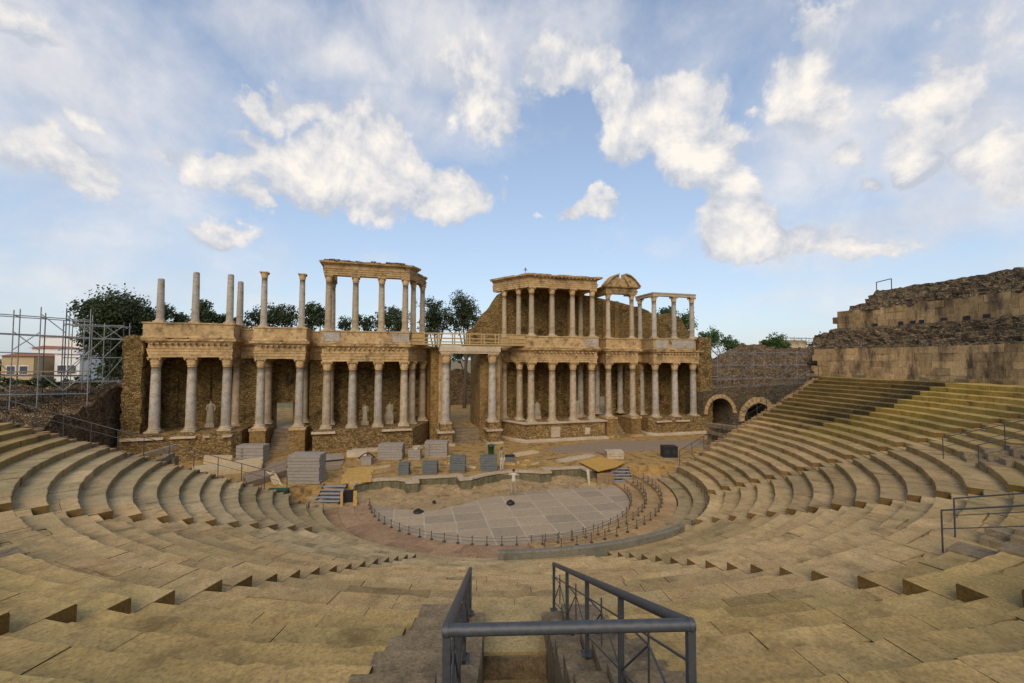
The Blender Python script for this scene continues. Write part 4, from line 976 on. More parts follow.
x, y, w, r = onstage(607, 624, 459, 1.1); stack(x, y, w, 1.1, ZS, .62, 3, 'pale', r, 'pale low block resting on the stage behind the orange platform', None, 'stone_block')
# loudspeaker
x, y, w, r = onstage(664, 678, 458.5, .9); root = thing('loudspeaker', (x, y, ZS), 'black boxy loudspeaker standing on the right end of the stage', 'loudspeaker')
mb = MB(); mb.box(x-w/2, x+w/2, y-.45, y+.45, ZS+.06, ZS+1.0, rot=r); mb.build('cabinet', 'black', root)
d = Vector((cos(r), sin(r), 0)); nn = Vector((sin(r), -cos(r), 0)); c = Vector((x, y, 0))+nn*.47
for o, z, rr in ((-.28, .55, .2), (.28, .55, .2)):
    mb = MB(); q = c+d*o+Vector((0, 0, ZS+z)); mb.tube(q-nn*.02, q+nn*.015, rr, 20); mb.build('driver', 'black2', root)
mb = MB(); mb.box(x-w/2-.02, x+w/2+.02, y-.47, y+.47, ZS, ZS+.06, rot=r); mb.build('base_skid', 'galv', root)
# bin, small boxes, bags
p = atz(491, 455, ZS); root = thing('green_bin', tuple(p), 'dark green bin under the right door column', 'bin'); mb = MB(); mb.lathe([(.22, ZS), (.28, ZS+.75), (.31, ZS+.76), (.31, ZS+.82), (.24, ZS+.83)], 16, (p.x, p.y)); mb.build('body', 'green', root); mb = MB(); mb.lathe([(.32, ZS+.835), (.28, ZS+.9), (.05, ZS+.93)], 16, (p.x, p.y)); mb.build('lid', 'green', root)
x, y, w, r = onstage(505, 515, 462, .5); root = thing('equipment_box', (x, y, ZS), 'small dark equipment box on the stage right of the person', 'box'); mb = MB(); mb.box(x-.4, x+.35, y-.25, y+.25, ZS, ZS+.42, rot=r); mb.build('body', 'slate_board', root); mb = MB(); mb.box(x-.43, x+.38, y-.28, y+.28, ZS+.42, ZS+.5, rot=r); mb.build('lid', 'black', root)
def bag(u, v, label, s, f=.55):
    p = atz(u, v, .05); mb = MB(); mb.lathe([(.05, 0), (s*.9, .01), (s, s*f*.4), (s*.8, s*f*.8), (s*.3, s*f), (.02, s*f*1.02)], 14, mod=lambda k, w: 1+.12*sin(3*w+k)+.06*sin(7*w)); root = thing('black_bag', (p.x, p.y, .06), label, 'bag')
    o = mb.build('sack', 'black'); o.parent = root; mb = MB(); P = [Vector((-s*.5+s*i/6, 0, s*f*.85+s*.35*sin(PI*i/6))) for i in range(7)]
    for a, b in zip(P, P[1:]): mb.tube(a, b, .02, 5)
    o = mb.build('handle', 'black'); o.parent = root
bag(510.3, 504.5, 'black bag on the marble floor beside the person in white', .27, .9)
bag(418, 512.5, 'flat black bag lying on the left part of the marble floor', .32, .45)
bag(434, 503, 'tiny dark bag on the earth near the stage wall', .14, .9)
# loose timber and clutter across the stage
root = None
for i in range(46):
    u, v = random.uniform(225, 640), random.uniform(452, 474)
    p = atz(u, v, ZS+.05)
    if p.y < 2.2 or p.y > 11.3: continue
    mb = MB(); L = random.uniform(.25, 1.5); w = random.uniform(.05, .16); mb.box(p.x-L/2, p.x+L/2, p.y-w, p.y+w, ZS-.01, ZS+random.uniform(.06, .14), rot=random.uniform(0, 3), jit=.02)
    tag(mb.build('loose_plank', random.choice(('wood_pale', 'wood_brown', 'wood', 'concrete'))), 'short loose plank lying about on the stage earth', 'plank', 'loose planks littering the stage')
planks('paving_strip', [(513, 453), (533, 450), (540, 452), (517, 456)], ZS, ZS+.12, 'wood_pale', 'pale flat timber strip lying before the right podium', 'boards', 2)
planks('paving_strip', [(556, 459), (590, 453), (596, 455), (562, 461)], ZS, ZS+.16, 'pale', 'pale stone strip running up to the orange platform', 'kerb', 2)
flat('grey_matting', ((545, 448), (600, 441), (700, 440), (708, 447), (640, 451), (560, 453)), ZS, ZS+.035, 'purple_board', 'mauve-grey matting spread over the right side of the stage', 'matting')
flat('grey_matting', ((260, 466), (300, 455), (345, 459), (340, 469), (300, 472)), ZS, ZS+.06, 'purple_board', 'mauve-grey matting behind the tallest board stack', 'matting')

# beams over the side entrances
def beams(quads, label, Y=0):
    root = thing('stone_beams', tuple(quads[0][0]), label, 'beams')
    for a, b, w, h in quads:
        a, b = Vector(a), Vector(b); d = (b-a).normalized(); n = Vector((-d.y, d.x, 0)).normalized()*w/2; mb = MB(); vs = []
        for z in (-h, 0):
            for k in (a-n, b-n, b+n, a+n): vs.append((k.x, k.y, k.z+z))
        mb.add(vs, [(3, 2, 1, 0), (4, 5, 6, 7), (0, 1, 5, 4), (1, 2, 6, 5), (2, 3, 7, 6), (3, 0, 4, 7)]); mb.build('beam', 'concrete', root)
    return root
rb = beams([(at(131, 457, -.6), at(176, 444, .6), .5, .3), (at(150, 463, -1.2), at(172, 452, .3), .4, .35)], 'weathered stone beams over the left side entrance')
p = at(172, 452, .3); mb = MB(); mb.box(p.x-.25, p.x+.25, p.y-.3, p.y+.3, ZS-.9, p.z-.3); mb.build('support', 'concrete', rb)
rb = beams([(at(709, 423, 6.0), at(742, 427, 1.2), .9, .35), (at(709, 430, 5.4), at(735, 436, 2.2), .6, .3)], 'weathered stone beams over the right side entrance')
p = at(713, 430, 5.4); mb = MB(); mb.box(p.x-.4, p.x+.3, p.y-.3, p.y+.3, 0, p.z-.05); mb.build('support', 'concrete', rb)

# ------------------------------------------------------------------ right: arched wall
def archwall():
    Y0, Y1 = 12.0, 15.2; root = thing('arched_wall', (31, Y0, 0), 'ruined wall with two arched openings beside the right seats', 'ruin')
    def ac(cx, r, zs, n=12): return [(cx-r, 0)]+[(cx-r*cos(PI*i/n), zs+r*sin(PI*i/n)) for i in range(n+1)]+[(cx+r, 0)]
    top = jag([(50, 6.5), (44, 6.4), (38, 6.3), (34, 6.1), (30, 6.1), (27.15, 5.6)], .1, .6)
    poly = [(27.1, 0)]+ac(29.4, 1.8, 3.1)+ac(34.9, 2.1, 2.1)+[(50, 0)]+top
    mb = MB(); mb.prismy(poly, Y0, Y1); mb.build('wall_body', 'ruin', root)
    mb = MB(); mb.prismy([(27.4, 0), (49, 0), (49, 5.5), (27.4, 5.5)], Y1+.01, Y1+.6); mb.build('back_wall', 'ruin', root)
    for cx, r, zs, w, mat in ((29.4, 1.82, 3.1, .45, 'lime'), (34.9, 2.12, 2.1, .75, 'lime')):
        mb = MB(); n = 13
        for i in range(n):
            a0, a1 = PI*i/n+.012, PI*(i+1)/n-.012; rr = r+w+random.uniform(-.04, .05)
            mb.prismy([(cx-r*cos(a0), zs+r*sin(a0)), (cx-rr*cos(a0), zs+rr*sin(a0)), (cx-rr*cos(a1), zs+rr*sin(a1)), (cx-r*cos(a1), zs+r*sin(a1))], Y0-.12, Y0+.3)
        mb.build('arch_ring', mat, root)
    return root
archwall()
# rubble mounds
def mound(name, x0, x1, y0, y1, hf, mat, label, st=.45, amp=.5):
    nx, ny = int((x1-x0)/st), int((y1-y0)/st); mb = MB(); vs = []
    for j in range(ny+1):
        for i in range(nx+1):
            x, y = x0+(x1-x0)*i/nx, y0+(y1-y0)*j/ny; z = hf(x, y)
            q = Vector((x, y, z))*.8; n = noise.noise(q)+.6*noise.noise(q*2.3)+.5*noise.cell(q*1.6)
            ed = min(1, min(i, nx-i, j, ny-j)/2)
            z = z+n*amp*ed; z = math.floor(z/.45)*.45*.55+z*.45 if ed > .9 else z
            k = noise.noise_vector(q*1.7)*amp*.5*ed
            if i in (0, nx) or j in (0, ny): z = -.3
            vs.append((x+k.x, y+k.y, z))
    mb.add(vs, [(j*(nx+1)+i, j*(nx+1)+i+1, (j+1)*(nx+1)+i+1, (j+1)*(nx+1)+i) for j in range(ny) for i in range(nx)])
    return tag(mb.build(name, mat, recalc=False), label, 'ruin')
TOPR = [(30, 4), (36.5, 5.5), (40.1, 9.3), (43.8, 10.7), (47.1, 12.0), (51.6, 10.9), (58.8, 11.5), (66, 11)]
def interp(T, x):
    if x <= T[0][0]: return T[0][1]
    for (a, b), (c, d) in zip(T, T[1:]):
        if x <= c: return b+(d-b)*(x-a)/(c-a)
    return T[-1][1]
mound('ruin_mound', 29.3, 68, 15.6, 33, lambda x, y: max(2, 5.8+(interp(TOPR, x*1.0)-5.8)*smooth(15, 24.5, y)) if y < 27 else max(1, interp(TOPR, x)-(y-27)*1.5), 'mound', 'tall crumbling ochre ruin mass behind the arched wall at right')
mound('ruin_mound', -52, -28.9, 1.5, 17, lambda x, y: .6+4.8*smooth(2.0, 6.5, y+(-28-x)*.3)+1.5*smooth(8, 13, y), 'mound', 'low crumbling masonry mass left of the facade, under the scaffolding', amp=.6)
mb = rough_box(-33, -22.6, .9, 2.3, 0, 4.4, top=lambda x: 1.6+2.6*smooth(-22, -31, x)); tag(mb.build('ruined_wall', 'ruin', recalc=False), 'dark crumbling wall between the left seats and the facade', 'wall')
def cave(x, y, z, label):
    mb = MB(); mb.box(x-1.2, x+1.2, y, y+1.2, z, z+1.7, jit=.2); return mb

# ------------------------------------------------------------------ right: high curved wall
hw = thing('outer_wall', (33, -10, 7.7), 'high curved outer wall of stained ashlar and dark rubble above the right seats', 'wall')
def blocks(r, th, a0, a1, z0, z1, ch, w):
    mb = MB(); z = z0; row = 0
    while z < z1-.05:
        zt = min(z1, z+ch*random.uniform(.92, 1.08)); a = a1+random.uniform(-.8, .8)
        while a > a0:
            b = a-math.degrees(w*random.uniform(.7, 1.4)/r); v = random.gauss(1, .13); q = Vector((a*.25, z*.4, 0)); v *= 1+.35*noise.noise(q)
            j = random.uniform(-.025, .02); g = .03
            mb.sector([(r+j, z), (r+j, zt-.006), (r+th, zt-.006), (r+th, z)], a-g, b+g, (a-b)/2.01, tint=(min(.95, .52*v), min(.95, .49*v), min(.95, .44*v))); a = b
        z = zt; row += 1
    return mb
blocks(33.0, .8, -80, 6.3, 7.75, 10.45, .55, 1.25).build('lower_ashlar', 'ashlar', hw)
blocks(35.0, .8, -80, 4.4, 12.35, 14.15, .6, 1.4).build('upper_ashlar', 'ashlar', hw)
def strip(pl, n):   # subdivide a profile
    out = []
    for (a, b), (c, d) in zip(pl, pl[1:]+pl[:1]):
        L = math.hypot(c-a, d-b); k = max(1, int(L/n)) if (a < 40 or c < 40) else 1
        out += [(a+(c-a)*i/k, b+(d-b)*i/k) for i in range(k)]
    return out
MB().sector(strip([(33.75, 7.0), (33.12, 10.35), (33.18, 10.62), (33.5, 10.66), (33.53, 11.0), (33.85, 11.05), (33.9, 11.4), (34.2, 11.45), (34.22, 11.8), (34.5, 11.85), (34.55, 12.2), (34.95, 12.45), (36.5, 12.5), (36.5, 7)], .22), -80, 5.2, .42, .17, 1.7).build('rubble_core', 'ruin', hw, recalc=False)
MB().sector(strip([(35.8, 12.3), (35.0, 14.1), (35.05, 14.35), (35.5, 14.4), (35.52, 14.75), (35.85, 14.8), (35.9, 15.15), (36.3, 15.2), (36.35, 15.55), (36.8, 15.6), (36.9, 15.95), (40, 16.0), (40, 8)], .22), -80, 1.0, .42, .16, 1.7, seed=9).build('rubble_crown', 'ruin', hw, recalc=False)
MB().sector(strip([(35.85, 9), (35.5, 14.0), (35.9, 14.7), (37.5, 14.8), (38, 9)], .35), 1.0, 3.4, .5, .22, 1.3, seed=3).build('rubble_crown', 'ruin', hw, recalc=False)
MB().sector(strip([(33.9, 7), (33.6, 9.8), (34.2, 10.8), (35.0, 12.0), (36.5, 12.2), (38, 11.3), (38.5, 7)], .35), 4.8, 8.0, .5, .25, 1.3, seed=5).build('rubble_core', 'ruin', hw, recalc=False)
# walkway kerb blocks and black blocks painting the shade inside wall sockets
mb = MB()
for a in (5, 1, -3, -12, -17, -21): MB().sector([(32.3, 7.8), (32.3, 8.05), (33, 8.05), (33, 7.8)], a, a+random.uniform(1, 2.2), .6, .03, 2, tint=(.35, .32, .27)).build('kerb_block', 'seat', hw)
mb = MB()
for a in (-13.2, -15.4, -10.5, -7.7, -6.6, -5.0, -1.5): z = 12.42; MB().sector([(34.93, z), (34.93, z+.3), (35.3, z+.26), (35.3, z)], a, a+random.uniform(.4, .8), .3, .02, 3).build('socket_shade', 'black', hw)
root = thing('guard_frame', tuple(at(870, 290, 1)), 'small steel guard frame on top of the high right wall', 'frame')
a, b = Vector(pol(37.2, .9, 15.7)), Vector(pol(37.2, -1.1, 15.8))
for p in (a, b): mb = MB(); mb.tube(p, p+Vector((0, 0, 1.15)), .04, 6); mb.build('post', 'rail_metal', root)
mb = MB(); mb.tube(a+Vector((0, 0, 1.12)), b+Vector((0, 0, 1.15)), .04, 6); mb.build('top_rail', 'rail_metal', root)

# ------------------------------------------------------------------ scaffolding
def scaffold(label, A, B, D, zb, zs, nb, rk=.035, tilt=0, diag=True, wood=True):
    """A, B: ends of the front line (x, y); D: depth vector; zs: lift heights"""
    root = thing('scaffolding', (A[0], A[1], zb), label, 'scaffolding'); A, B, D = Vector((*A, 0)), Vector((*B, 0)), Vector((*D, 0))
    P = [[A.lerp(B, i/nb)+D*j for i in range(nb+1)] for j in range(2)]
    for j in range(2):
        for i, p in enumerate(P[j]):
            mb = MB(); mb.tube((p.x, p.y, zb), (p.x, p.y, zs[-1]+.25+random.uniform(-.1, .3)), rk, 6); mb.build('standard', 'galv' if (i+j) % 3 else 'rail_metal', root)
    for j in range(2):
        for z in zs: mb = MB(); a, b = P[j][0], P[j][-1]; mb.tube((a.x, a.y, z), (b.x, b.y, z+tilt), rk, 6); mb.build('ledger', 'galv', root)
    for z in zs:
        mb = MB()
        for i in range(nb+1): a, b = P[0][i], P[1][i]; mb.tube((a.x, a.y, z+tilt*i/nb), (b.x, b.y, z+tilt*i/nb), rk, 6)
        mb.build('transoms', 'galv', root)
    if diag:
        for i in range(nb):
            for q, (za, zc) in enumerate(zip(zs, zs[1:])):
                if random.random() < .62:
                    a, b = P[0][i], P[0][i+1]
                    if random.random() < .5: a, b = b, a
                    mb = MB(); mb.tube((a.x, a.y, za), (b.x, b.y, zc), rk*.9, 6)
                    if random.random() < .35: mb.tube((b.x, b.y, za), (a.x, a.y, zc), rk*.9, 6)
                    mb.build('diagonal_brace', 'galv', root)
    if wood:
        mb = MB(); z = zs[1]; a, b = P[0][0], P[0][-1]; d = D
        mb.add([(k.x, k.y, z+h) for h in (.05, .1) for k in (a, b, b+d, a+d)], [(3, 2, 1, 0), (4, 5, 6, 7), (0, 1, 5, 4), (1, 2, 6, 5), (2, 3, 7, 6), (3, 0, 4, 7)]); mb.build('deck_boards', 'wood_brown', root)
scaffold('large tubular steel scaffolding at the far left beyond the seats', (-37.5, 5.5), (-29.6, 9.8), (-.9, 2.0), 5.8, (7.0, 8.3, 9.9, 11.2, 12.5), 7, tilt=-.3)
scaffold('narrower steel scaffolding joining the left end of the facade', (-33.0, 13.0), (-29.6, 14.3), (-.5, 2.0), 5.8, (7.4, 9.4, 11.0, 12.1), 3, wood=False)
scaffold('steel scaffolding in front of the crumbling ruin right of the facade', (30.5, 15.6), (50.5, 17.0), (0, 1.8), 5.8, (6.9, 8.7, 10.4), 5, rk=.024, wood=False, diag=True)
scaffold('slim scaffold tower just right of the facade end', (34.2, 21.0), (37.3, 21.3), (0, 2), 5.8, (7, 9.3, 11.7), 1, rk=.04, wood=False)

# ------------------------------------------------------------------ buildings
def house(label, u0, u1, vt, vb, Y, depth, mat, roof=None, wins=(), name='house', gab=False):
    a, b = at(u0, vt, Y), at(u1, vt, Y); zb = at(u0, vb, Y).z; x0, x1, z1 = a.x, b.x, a.z; zb = min(zb, hgt(x0, Y))
    root = thing(name, ((x0+x1)/2, Y, zb), label, 'building')
    mb = MB(); mb.box(x0, x1, Y, Y+depth, zb-.5, z1); mb.build('wall', mat, root)
    mb = MB()
    if roof == 'tile': mb.prismy([(x0-.3, z1), (x1+.3, z1), ((x0+x1)/2, z1+(x1-x0)*.12)], Y-.3, Y+depth+.3); mb.build('roof', 'tile', root)
    elif roof == 'vault':
        n = 12; cx, r = (x0+x1)/2, (x1-x0)/2; mb.prismy([(cx+r*cos(PI*i/n), z1+r*.55*sin(PI*i/n)) for i in range(n+1)][::-1], Y-.05, Y+depth); mb.build('roof', mat, root)
    else: mb.box(x0-.15, x1+.15, Y-.15, Y+depth, z1, z1+.35); mb.build('parapet', mat, root)
    for (wx, wz, ww, wh) in wins:
        X = x0+(x1-x0)*wx; Z = zb+(z1-zb)*wz; mb = MB(); mb.box(X-ww/2-.1, X+ww/2+.1, Y-.06, Y, Z-.1, Z+wh+.1); f = mb.build('window', 'white_wall', root)
        mb = MB(); mb.box(X-ww/2, X+ww/2, Y-.09, Y-.055, Z, Z+wh); mb.build('pane', 'glass', f)
house('white building with a low vaulted roof behind the left scaffolding', 55, 80, 355, 392, 52, 8, 'white_wall', 'vault', ((.3, .5, 1, 1.2), (.7, .5, 1, 1.2)))
house('large plain white block with flat roof at left horizon', 40, 84, 337, 368, 62, 9, 'white_wall', None, ((.2, .6, 1, 1.2), (.5, .6, 1, 1.2), (.8, .6, 1, 1.2)))
house('tan building with tiled roof at the far left edge', 2, 34, 356, 392, 50, 8, 'tan_wall', 'tile', ((.3, .5, .9, 1.1), (.7, .5, .9, 1.1)))
house('white low house beside the tan house at far left', 32, 58, 348, 392, 56, 6, 'white_wall', 'tile', ((.4, .5, .9, 1.1),))
house('white low house partly behind the large dark tree', 100, 125, 366, 392, 60, 6, 'white_wall', 'tile', ((.5, .5, .9, 1.1),))
house('pale distant house seen over the right ruin mass', 783, 806, 341, 356, 75, 9, 'tan_wall', None, ((.3, .7, 1.2, 1.3), (.7, .7, 1.2, 1.3)))
house('white house corner beside the pale distant house', 803, 812, 344, 356, 82, 8, 'white_wall', None, ((.5, .7, 1.2, 1.3),))
scaffold('thin scaffold poles on the roof of the pale distant house', (at(782, 341, 75).x, 74.5), (at(812, 341, 75).x, 74.5), (0, 1.5), 11.5, (14.9, 16.2), 4, rk=.07, wood=False)

# ------------------------------------------------------------------ trees
def crown(lobes, n, leaf, mat, seed=0):
    rnd = random.Random(seed); mb = MB(); tot = sum(l[3]*l[4]*l[5] for l in lobes)
    for (cx_, cy_, cz, rx, ry, rz) in lobes:
        k = int(n*rx*ry*rz/tot); sub = []
        nc = max(7, k//32)
        for _ in range(nc):
            d = Vector((rnd.gauss(0, 1), rnd.gauss(0, 1), rnd.gauss(0, 1))).normalized()*(rnd.random()**.45); sub.append((cx_+d.x*rx, cy_+d.y*ry, cz+d.z*rz, rnd.uniform(.5, 1.1), rnd.random()))
        for _ in range(k):
            sx, sy, sz, sr, tn = rnd.choice(sub); q = min(rx, ry, rz)*.25*sr
            p = Vector((sx+rnd.gauss(0, q), sy+rnd.gauss(0, q), sz+rnd.gauss(0, q*.8)))
            a = Vector((rnd.gauss(0, 1), rnd.gauss(0, 1), rnd.gauss(0, 1))).normalized(); b = a.orthogonal().normalized(); c = a.cross(b); s = leaf*rnd.uniform(.6, 1.3); t = min(1, max(0, tn*.7+rnd.random()*.3))
            mb.add([p+b*s, p+c*s*.6, p-b*s, p-c*s*.6], [(0, 1, 2, 3)], (t, t, t))
    return mb
def tree(label, px, Y, zb, n=3200, leaf=.22, mat='leaf', seed=1, name='tree', group='trees behind the ruins'):
    """px: list of lobes (u, v, radius in px)"""
    sc = (at(512, 300, Y)-CP).dot(cf)/FPX; L = []
    for u, v, r in px:
        p = at(u, v, Y); k = (p-CP).dot(cf)/FPX*r; L.append((p.x, p.y+random.uniform(-1, 1), p.z, k*.92, k, k))
    c = sum((Vector(l[:3]) for l in L), Vector())/len(L); root = thing(name, (c.x, Y, zb), label, 'tree', group)
    crown(L, int(n*1.5), leaf*.78, mat, seed).build('crown', mat, root, recalc=False)
    mb = MB(); h = c.z-zb; mb.tube((c.x, Y, zb-.2), (c.x+.2, Y, zb+h*.55), .3, 10, .2)
    for l in L: q = Vector(l[:3]); mb.tube((c.x+.2, Y, zb+h*.5), q, .16, 6, .05)
    mb.build('trunk', 'bark', root)
G = 'trees behind the ruins'
tree('large dark spreading tree behind the left scaffolding', [(100, 318, 20), (122, 312, 22), (140, 322, 18), (95, 345, 14), (112, 340, 22), (135, 345, 18), (118, 368, 20), (90, 308, 9)], 32, 3, 16000, .2, seed=1)
tree('small tree seen between the two leftmost standing columns', [(168, 313, 9), (178, 320, 9), (160, 322, 8)], 34, 2.3, 2200, .18, seed=2)
tree('narrow dark tree between the second and third standing columns', [(205, 310, 9), (210, 320, 9), (200, 324, 8)], 30, 2.2, 2200, .18, seed=3)
tree('low bushy tree just left of the capital-topped columns', [(222, 321, 7), (240, 325, 7)], 33, 2.3, 1200, .18, seed=4)
tree('rounded dark tree between the two capital-topped columns', [(255, 318, 11), (272, 315, 13), (288, 317, 11), (262, 328, 10)], 31, 2.2, 3800, .18, seed=5)
tree('dark tree right of the second capital-topped column', [(312, 314, 11), (322, 318, 10), (308, 326, 9)], 30, 2.2, 2600, .18, seed=6)
tree('low tree under the open colonnade, left bay', [(347, 326, 9), (358, 322, 8), (370, 326, 9)], 33, 2.3, 1800, .18, seed=7)
tree('tree under the open colonnade, middle and right bays', [(388, 316, 11), (398, 322, 12), (383, 326, 9)], 31, 2.2, 2800, .18, seed=8)
tree('dark tree just right of the open colonnade', [(432, 310, 12), (438, 322, 13), (428, 325, 10), (445, 316, 9)], 34, 2.3, 3600, .18, seed=9)
tree('tall dark tree left of the ruined wall slope', [(462, 305, 13), (468, 314, 13), (458, 322, 12), (472, 325, 9)], 33, 2.3, 4200, .18, seed=10)
tree('bright green pine behind the right four-column frame', [(668, 314, 8), (684, 322, 10), (660, 318, 8)], 36, 3, 2400, .22, 'leaf2', 11)
tree('green tree mass right of the facade end', [(704, 340, 8), (716, 338, 10), (728, 344, 9), (738, 347, 7)], 60, 5, 3000, .3, 'leaf2', 12)
tree('rounded green tree over the right ruin mass', [(764, 345, 7), (774, 342, 8), (783, 348, 6)], 62, 5, 2200, .3, 'leaf2', 13)
root_c = at(818, 345, 60)
tree('small dark cypress left of the high right wall', [(818, 352, 7), (818, 346, 6), (818, 340, 4.5), (818, 334.5, 2.6)], 60, 5, 1800, .22, 'leaf3', 14)
tree('bushes seen through the central doorway', [(460, 402, 7), (468, 408, 6), (457, 396, 5), (470, 398, 6)], 46, 2.2, 2000, .16, 'leaf', 15, 'shrub')
tree('dark tree tops seen above the passage through the central doorway', [(458, 355, 8), (470, 350, 7)], 50, 2.3, 1600, .2, 'leaf', 16)
tree('tree line on the far left horizon behind the white houses', [(10, 372, 7), (25, 376, 6), (0, 366, 8)], 75, 5, 1500, .3, 'leaf', 17)
tree('distant tree behind the left columns near the horizon', [(190, 345, 8), (230, 345, 8)], 60, 5, 900, .3, 'leaf', 18)
# hedge below the white houses
root = thing('hedge', (at(60, 385, 40).x, 40, 4.9), 'long dark clipped hedge in front of the white houses', 'hedge')
x0, x1 = at(-30, 385, 40).x, at(100, 385, 40).x
crown([(x0+(x1-x0)*(i+.5)/10, 40, 6.0, (x1-x0)/16, .8, .9) for i in range(10)], 5000, .16, 'leaf', 21).build('foliage', 'leaf', root, recalc=False)
mb = MB()
for i in range(12): x = x0+(x1-x0)*(i+.5)/12; mb.tube((x, 40, 4.8), (x+.1, 40, 6), .06, 5)
mb.build('stems', 'bark', root)
flat_ = MB(); flat_.prism([(-32, 18.6), (30, 18.6), (30, 34), (12, 60), (-12, 60), (-32, 34)], 2.0, 2.26); tag(flat_.build('garden_path', 'dirt'), kind='structure')
# garden ruin behind the door
mb = rough_box(-2.6, 5.4, 38, 39.2, 2.1, 7.6, top=lambda x: 6.0+1.8*smooth(0, 2.5, x)-1.2*smooth(4, 5.5, x)); tag(mb.build('ruined_wall', 'mound', recalc=False), 'broken ochre wall seen in the garden through the central doorway', 'wall')

# ------------------------------------------------------------------ world and light
SUN_AZ, SUN_EL = 203, 37
W = bpy.data.worlds.new('World'); S.world = W; W.use_nodes = True; t = W.node_tree; L = t.links
for n in list(t.nodes): t.nodes.remove(n)
out = N(t, 'ShaderNodeOutputWorld'); bg = N(t, 'ShaderNodeBackground'); L.new(bg.outputs[0], out.inputs[0])
sky = N(t, 'ShaderNodeTexSky'); sky.sky_type = 'NISHITA'; sky.sun_disc = False; sky.sun_elevation = rad(SUN_EL); sky.sun_rotation = rad(SUN_AZ); sky.dust_density = 1.2; sky.ozone_density = 1.6
tc = N(t, 'ShaderNodeTexCoord'); sep = N(t, 'ShaderNodeSeparateXYZ'); L.new(tc.outputs['Generated'], sep.inputs[0])
def Mn(op, a, b=None, c=None, clamp=False):
    n = t.nodes.new('ShaderNodeMath'); n.operation = op; n.use_clamp = clamp
    for s, v in zip(n.inputs, (a, b, c)):
        if v is None: continue
        if isinstance(v, (int, float)): s.default_value = v
        else: L.new(v, s)
    return n.outputs[0]
az = Mn('ARCTAN2', sep.outputs[0], sep.outputs[1]); el = Mn('ARCSINE', sep.outputs[2])
zc_ = Mn('MAXIMUM', sep.outputs[2], .0); zc_ = Mn('ADD', zc_, .22)
pv = N(t, 'ShaderNodeCombineXYZ'); L.new(Mn('DIVIDE', sep.outputs[0], zc_), pv.inputs[0]); L.new(Mn('DIVIDE', sep.outputs[1], zc_), pv.inputs[1])
nA = N(t, 'ShaderNodeTexNoise', i_Scale=1.3, i_Detail=9, i_Roughness=.62); nA.inputs['Distortion'].default_value = .3; L.new(pv.outputs[0], nA.inputs[0])
ae = N(t, 'ShaderNodeCombineXYZ'); L.new(az, ae.inputs[0]); L.new(el, ae.inputs[1])
nB = N(t, 'ShaderNodeTexNoise', i_Scale=7, i_Detail=10, i_Roughness=.6); nB.inputs['Distortion'].default_value = .2; L.new(ae.outputs[0], nB.inputs[0])
up_ = N(t, 'ShaderNodeVectorMath', operation='ADD'); up_.inputs[1].default_value = (-.012, .035, 0); L.new(ae.outputs[0], up_.inputs[0])
nB2 = N(t, 'ShaderNodeTexNoise', i_Scale=7, i_Detail=6, i_Roughness=.6); nB2.inputs['Distortion'].default_value = .2; L.new(up_.outputs[0], nB2.inputs[0])
nW = N(t, 'ShaderNodeTexNoise', i_Scale=5, i_Detail=5, i_Roughness=.6); L.new(ae.outputs[0], nW.inputs[0])
wv = N(t, 'ShaderNodeVectorMath', operation='MULTIPLY_ADD'); wv.inputs[1].default_value = (.22, .22, 0); L.new(nW.outputs['Color'], wv.inputs[0]); L.new(ae.outputs[0], wv.inputs[2])
off = N(t, 'ShaderNodeVectorMath', operation='SUBTRACT'); off.inputs[1].default_value = (.11, .11, 0); L.new(wv.outputs[0], off.inputs[0])
def dirn(u, v): d = ray(u, v).normalized(); return math.atan2(d.x, d.y), math.asin(d.z)
def blobs(lst, src):
    acc = None
    for (u, v, ru, rv, amp) in lst:
        a, e = dirn(u, v); a2, e2 = dirn(u+ru, v); a3, e3 = dirn(u, v-rv); sa = max(.01, math.hypot(a2-a, 0)); se = max(.01, abs(e3-e))
        mp = N(t, 'ShaderNodeMapping'); mp.vector_type = 'POINT'; L.new(src, mp.inputs[0]); mp.inputs['Scale'].default_value = (1/sa, 1/se, 0); mp.inputs['Location'].default_value = (-a/sa, -e/se, 0)
        ln = N(t, 'ShaderNodeVectorMath', operation='LENGTH'); L.new(mp.outputs[0], ln.inputs[0])
        m = Mn('SUBTRACT', 1, Mn('MULTIPLY', ln.outputs['Value'], .62)); m = Mn('MAXIMUM', m, 0); m = Mn('MULTIPLY', m, amp)
        acc = m if acc is None else Mn('MAXIMUM', acc, m)
    return acc
CUM = [(345, 178, 105, 42, 1.35), (300, 112, 45, 18, 1.1), (252, 132, 24, 16, 1.0), (425, 190, 55, 32, 1.25), (365, 145, 60, 34, 1.2), (215, 172, 40, 24, 1.3), (242, 200, 22, 22, 1.15), (100, 120, 26, 14, 1.15), (90, 178, 48, 34, 1.25), (65, 165, 44, 40, 1.05),
       (560, 72, 48, 32, 1.15), (490, 100, 60, 32, 1.15), (470, 60, 70, 40, .8), (495, 190, 14, 26, .7), (545, 205, 16, 8, .6),
       (660, 128, 66, 48, 1.5), (620, 105, 34, 28, 1.35), (700, 160, 54, 40, 1.45), (735, 210, 34, 48, 1.45), (760, 248, 70, 20, 1.3), (850, 252, 130, 14, 1.05), (740, 110, 24, 14, .9), (800, 70, 66, 44, 1.2), (830, 20, 60, 30, .95), (592, 212, 26, 14, .95), (605, 198, 12, 10, .9),
       (862, 180, 20, 10, .85), (845, 135, 24, 18, .75), (960, 80, 80, 80, 1.15), (930, 172, 42, 26, 1.2), (1000, 150, 50, 44, 1.15), (540, 40, 20, 10, .4), (232, 240, 40, 10, .7), (300, 190, 40, 16, .9), (20, 5, 60, 18, .9)]
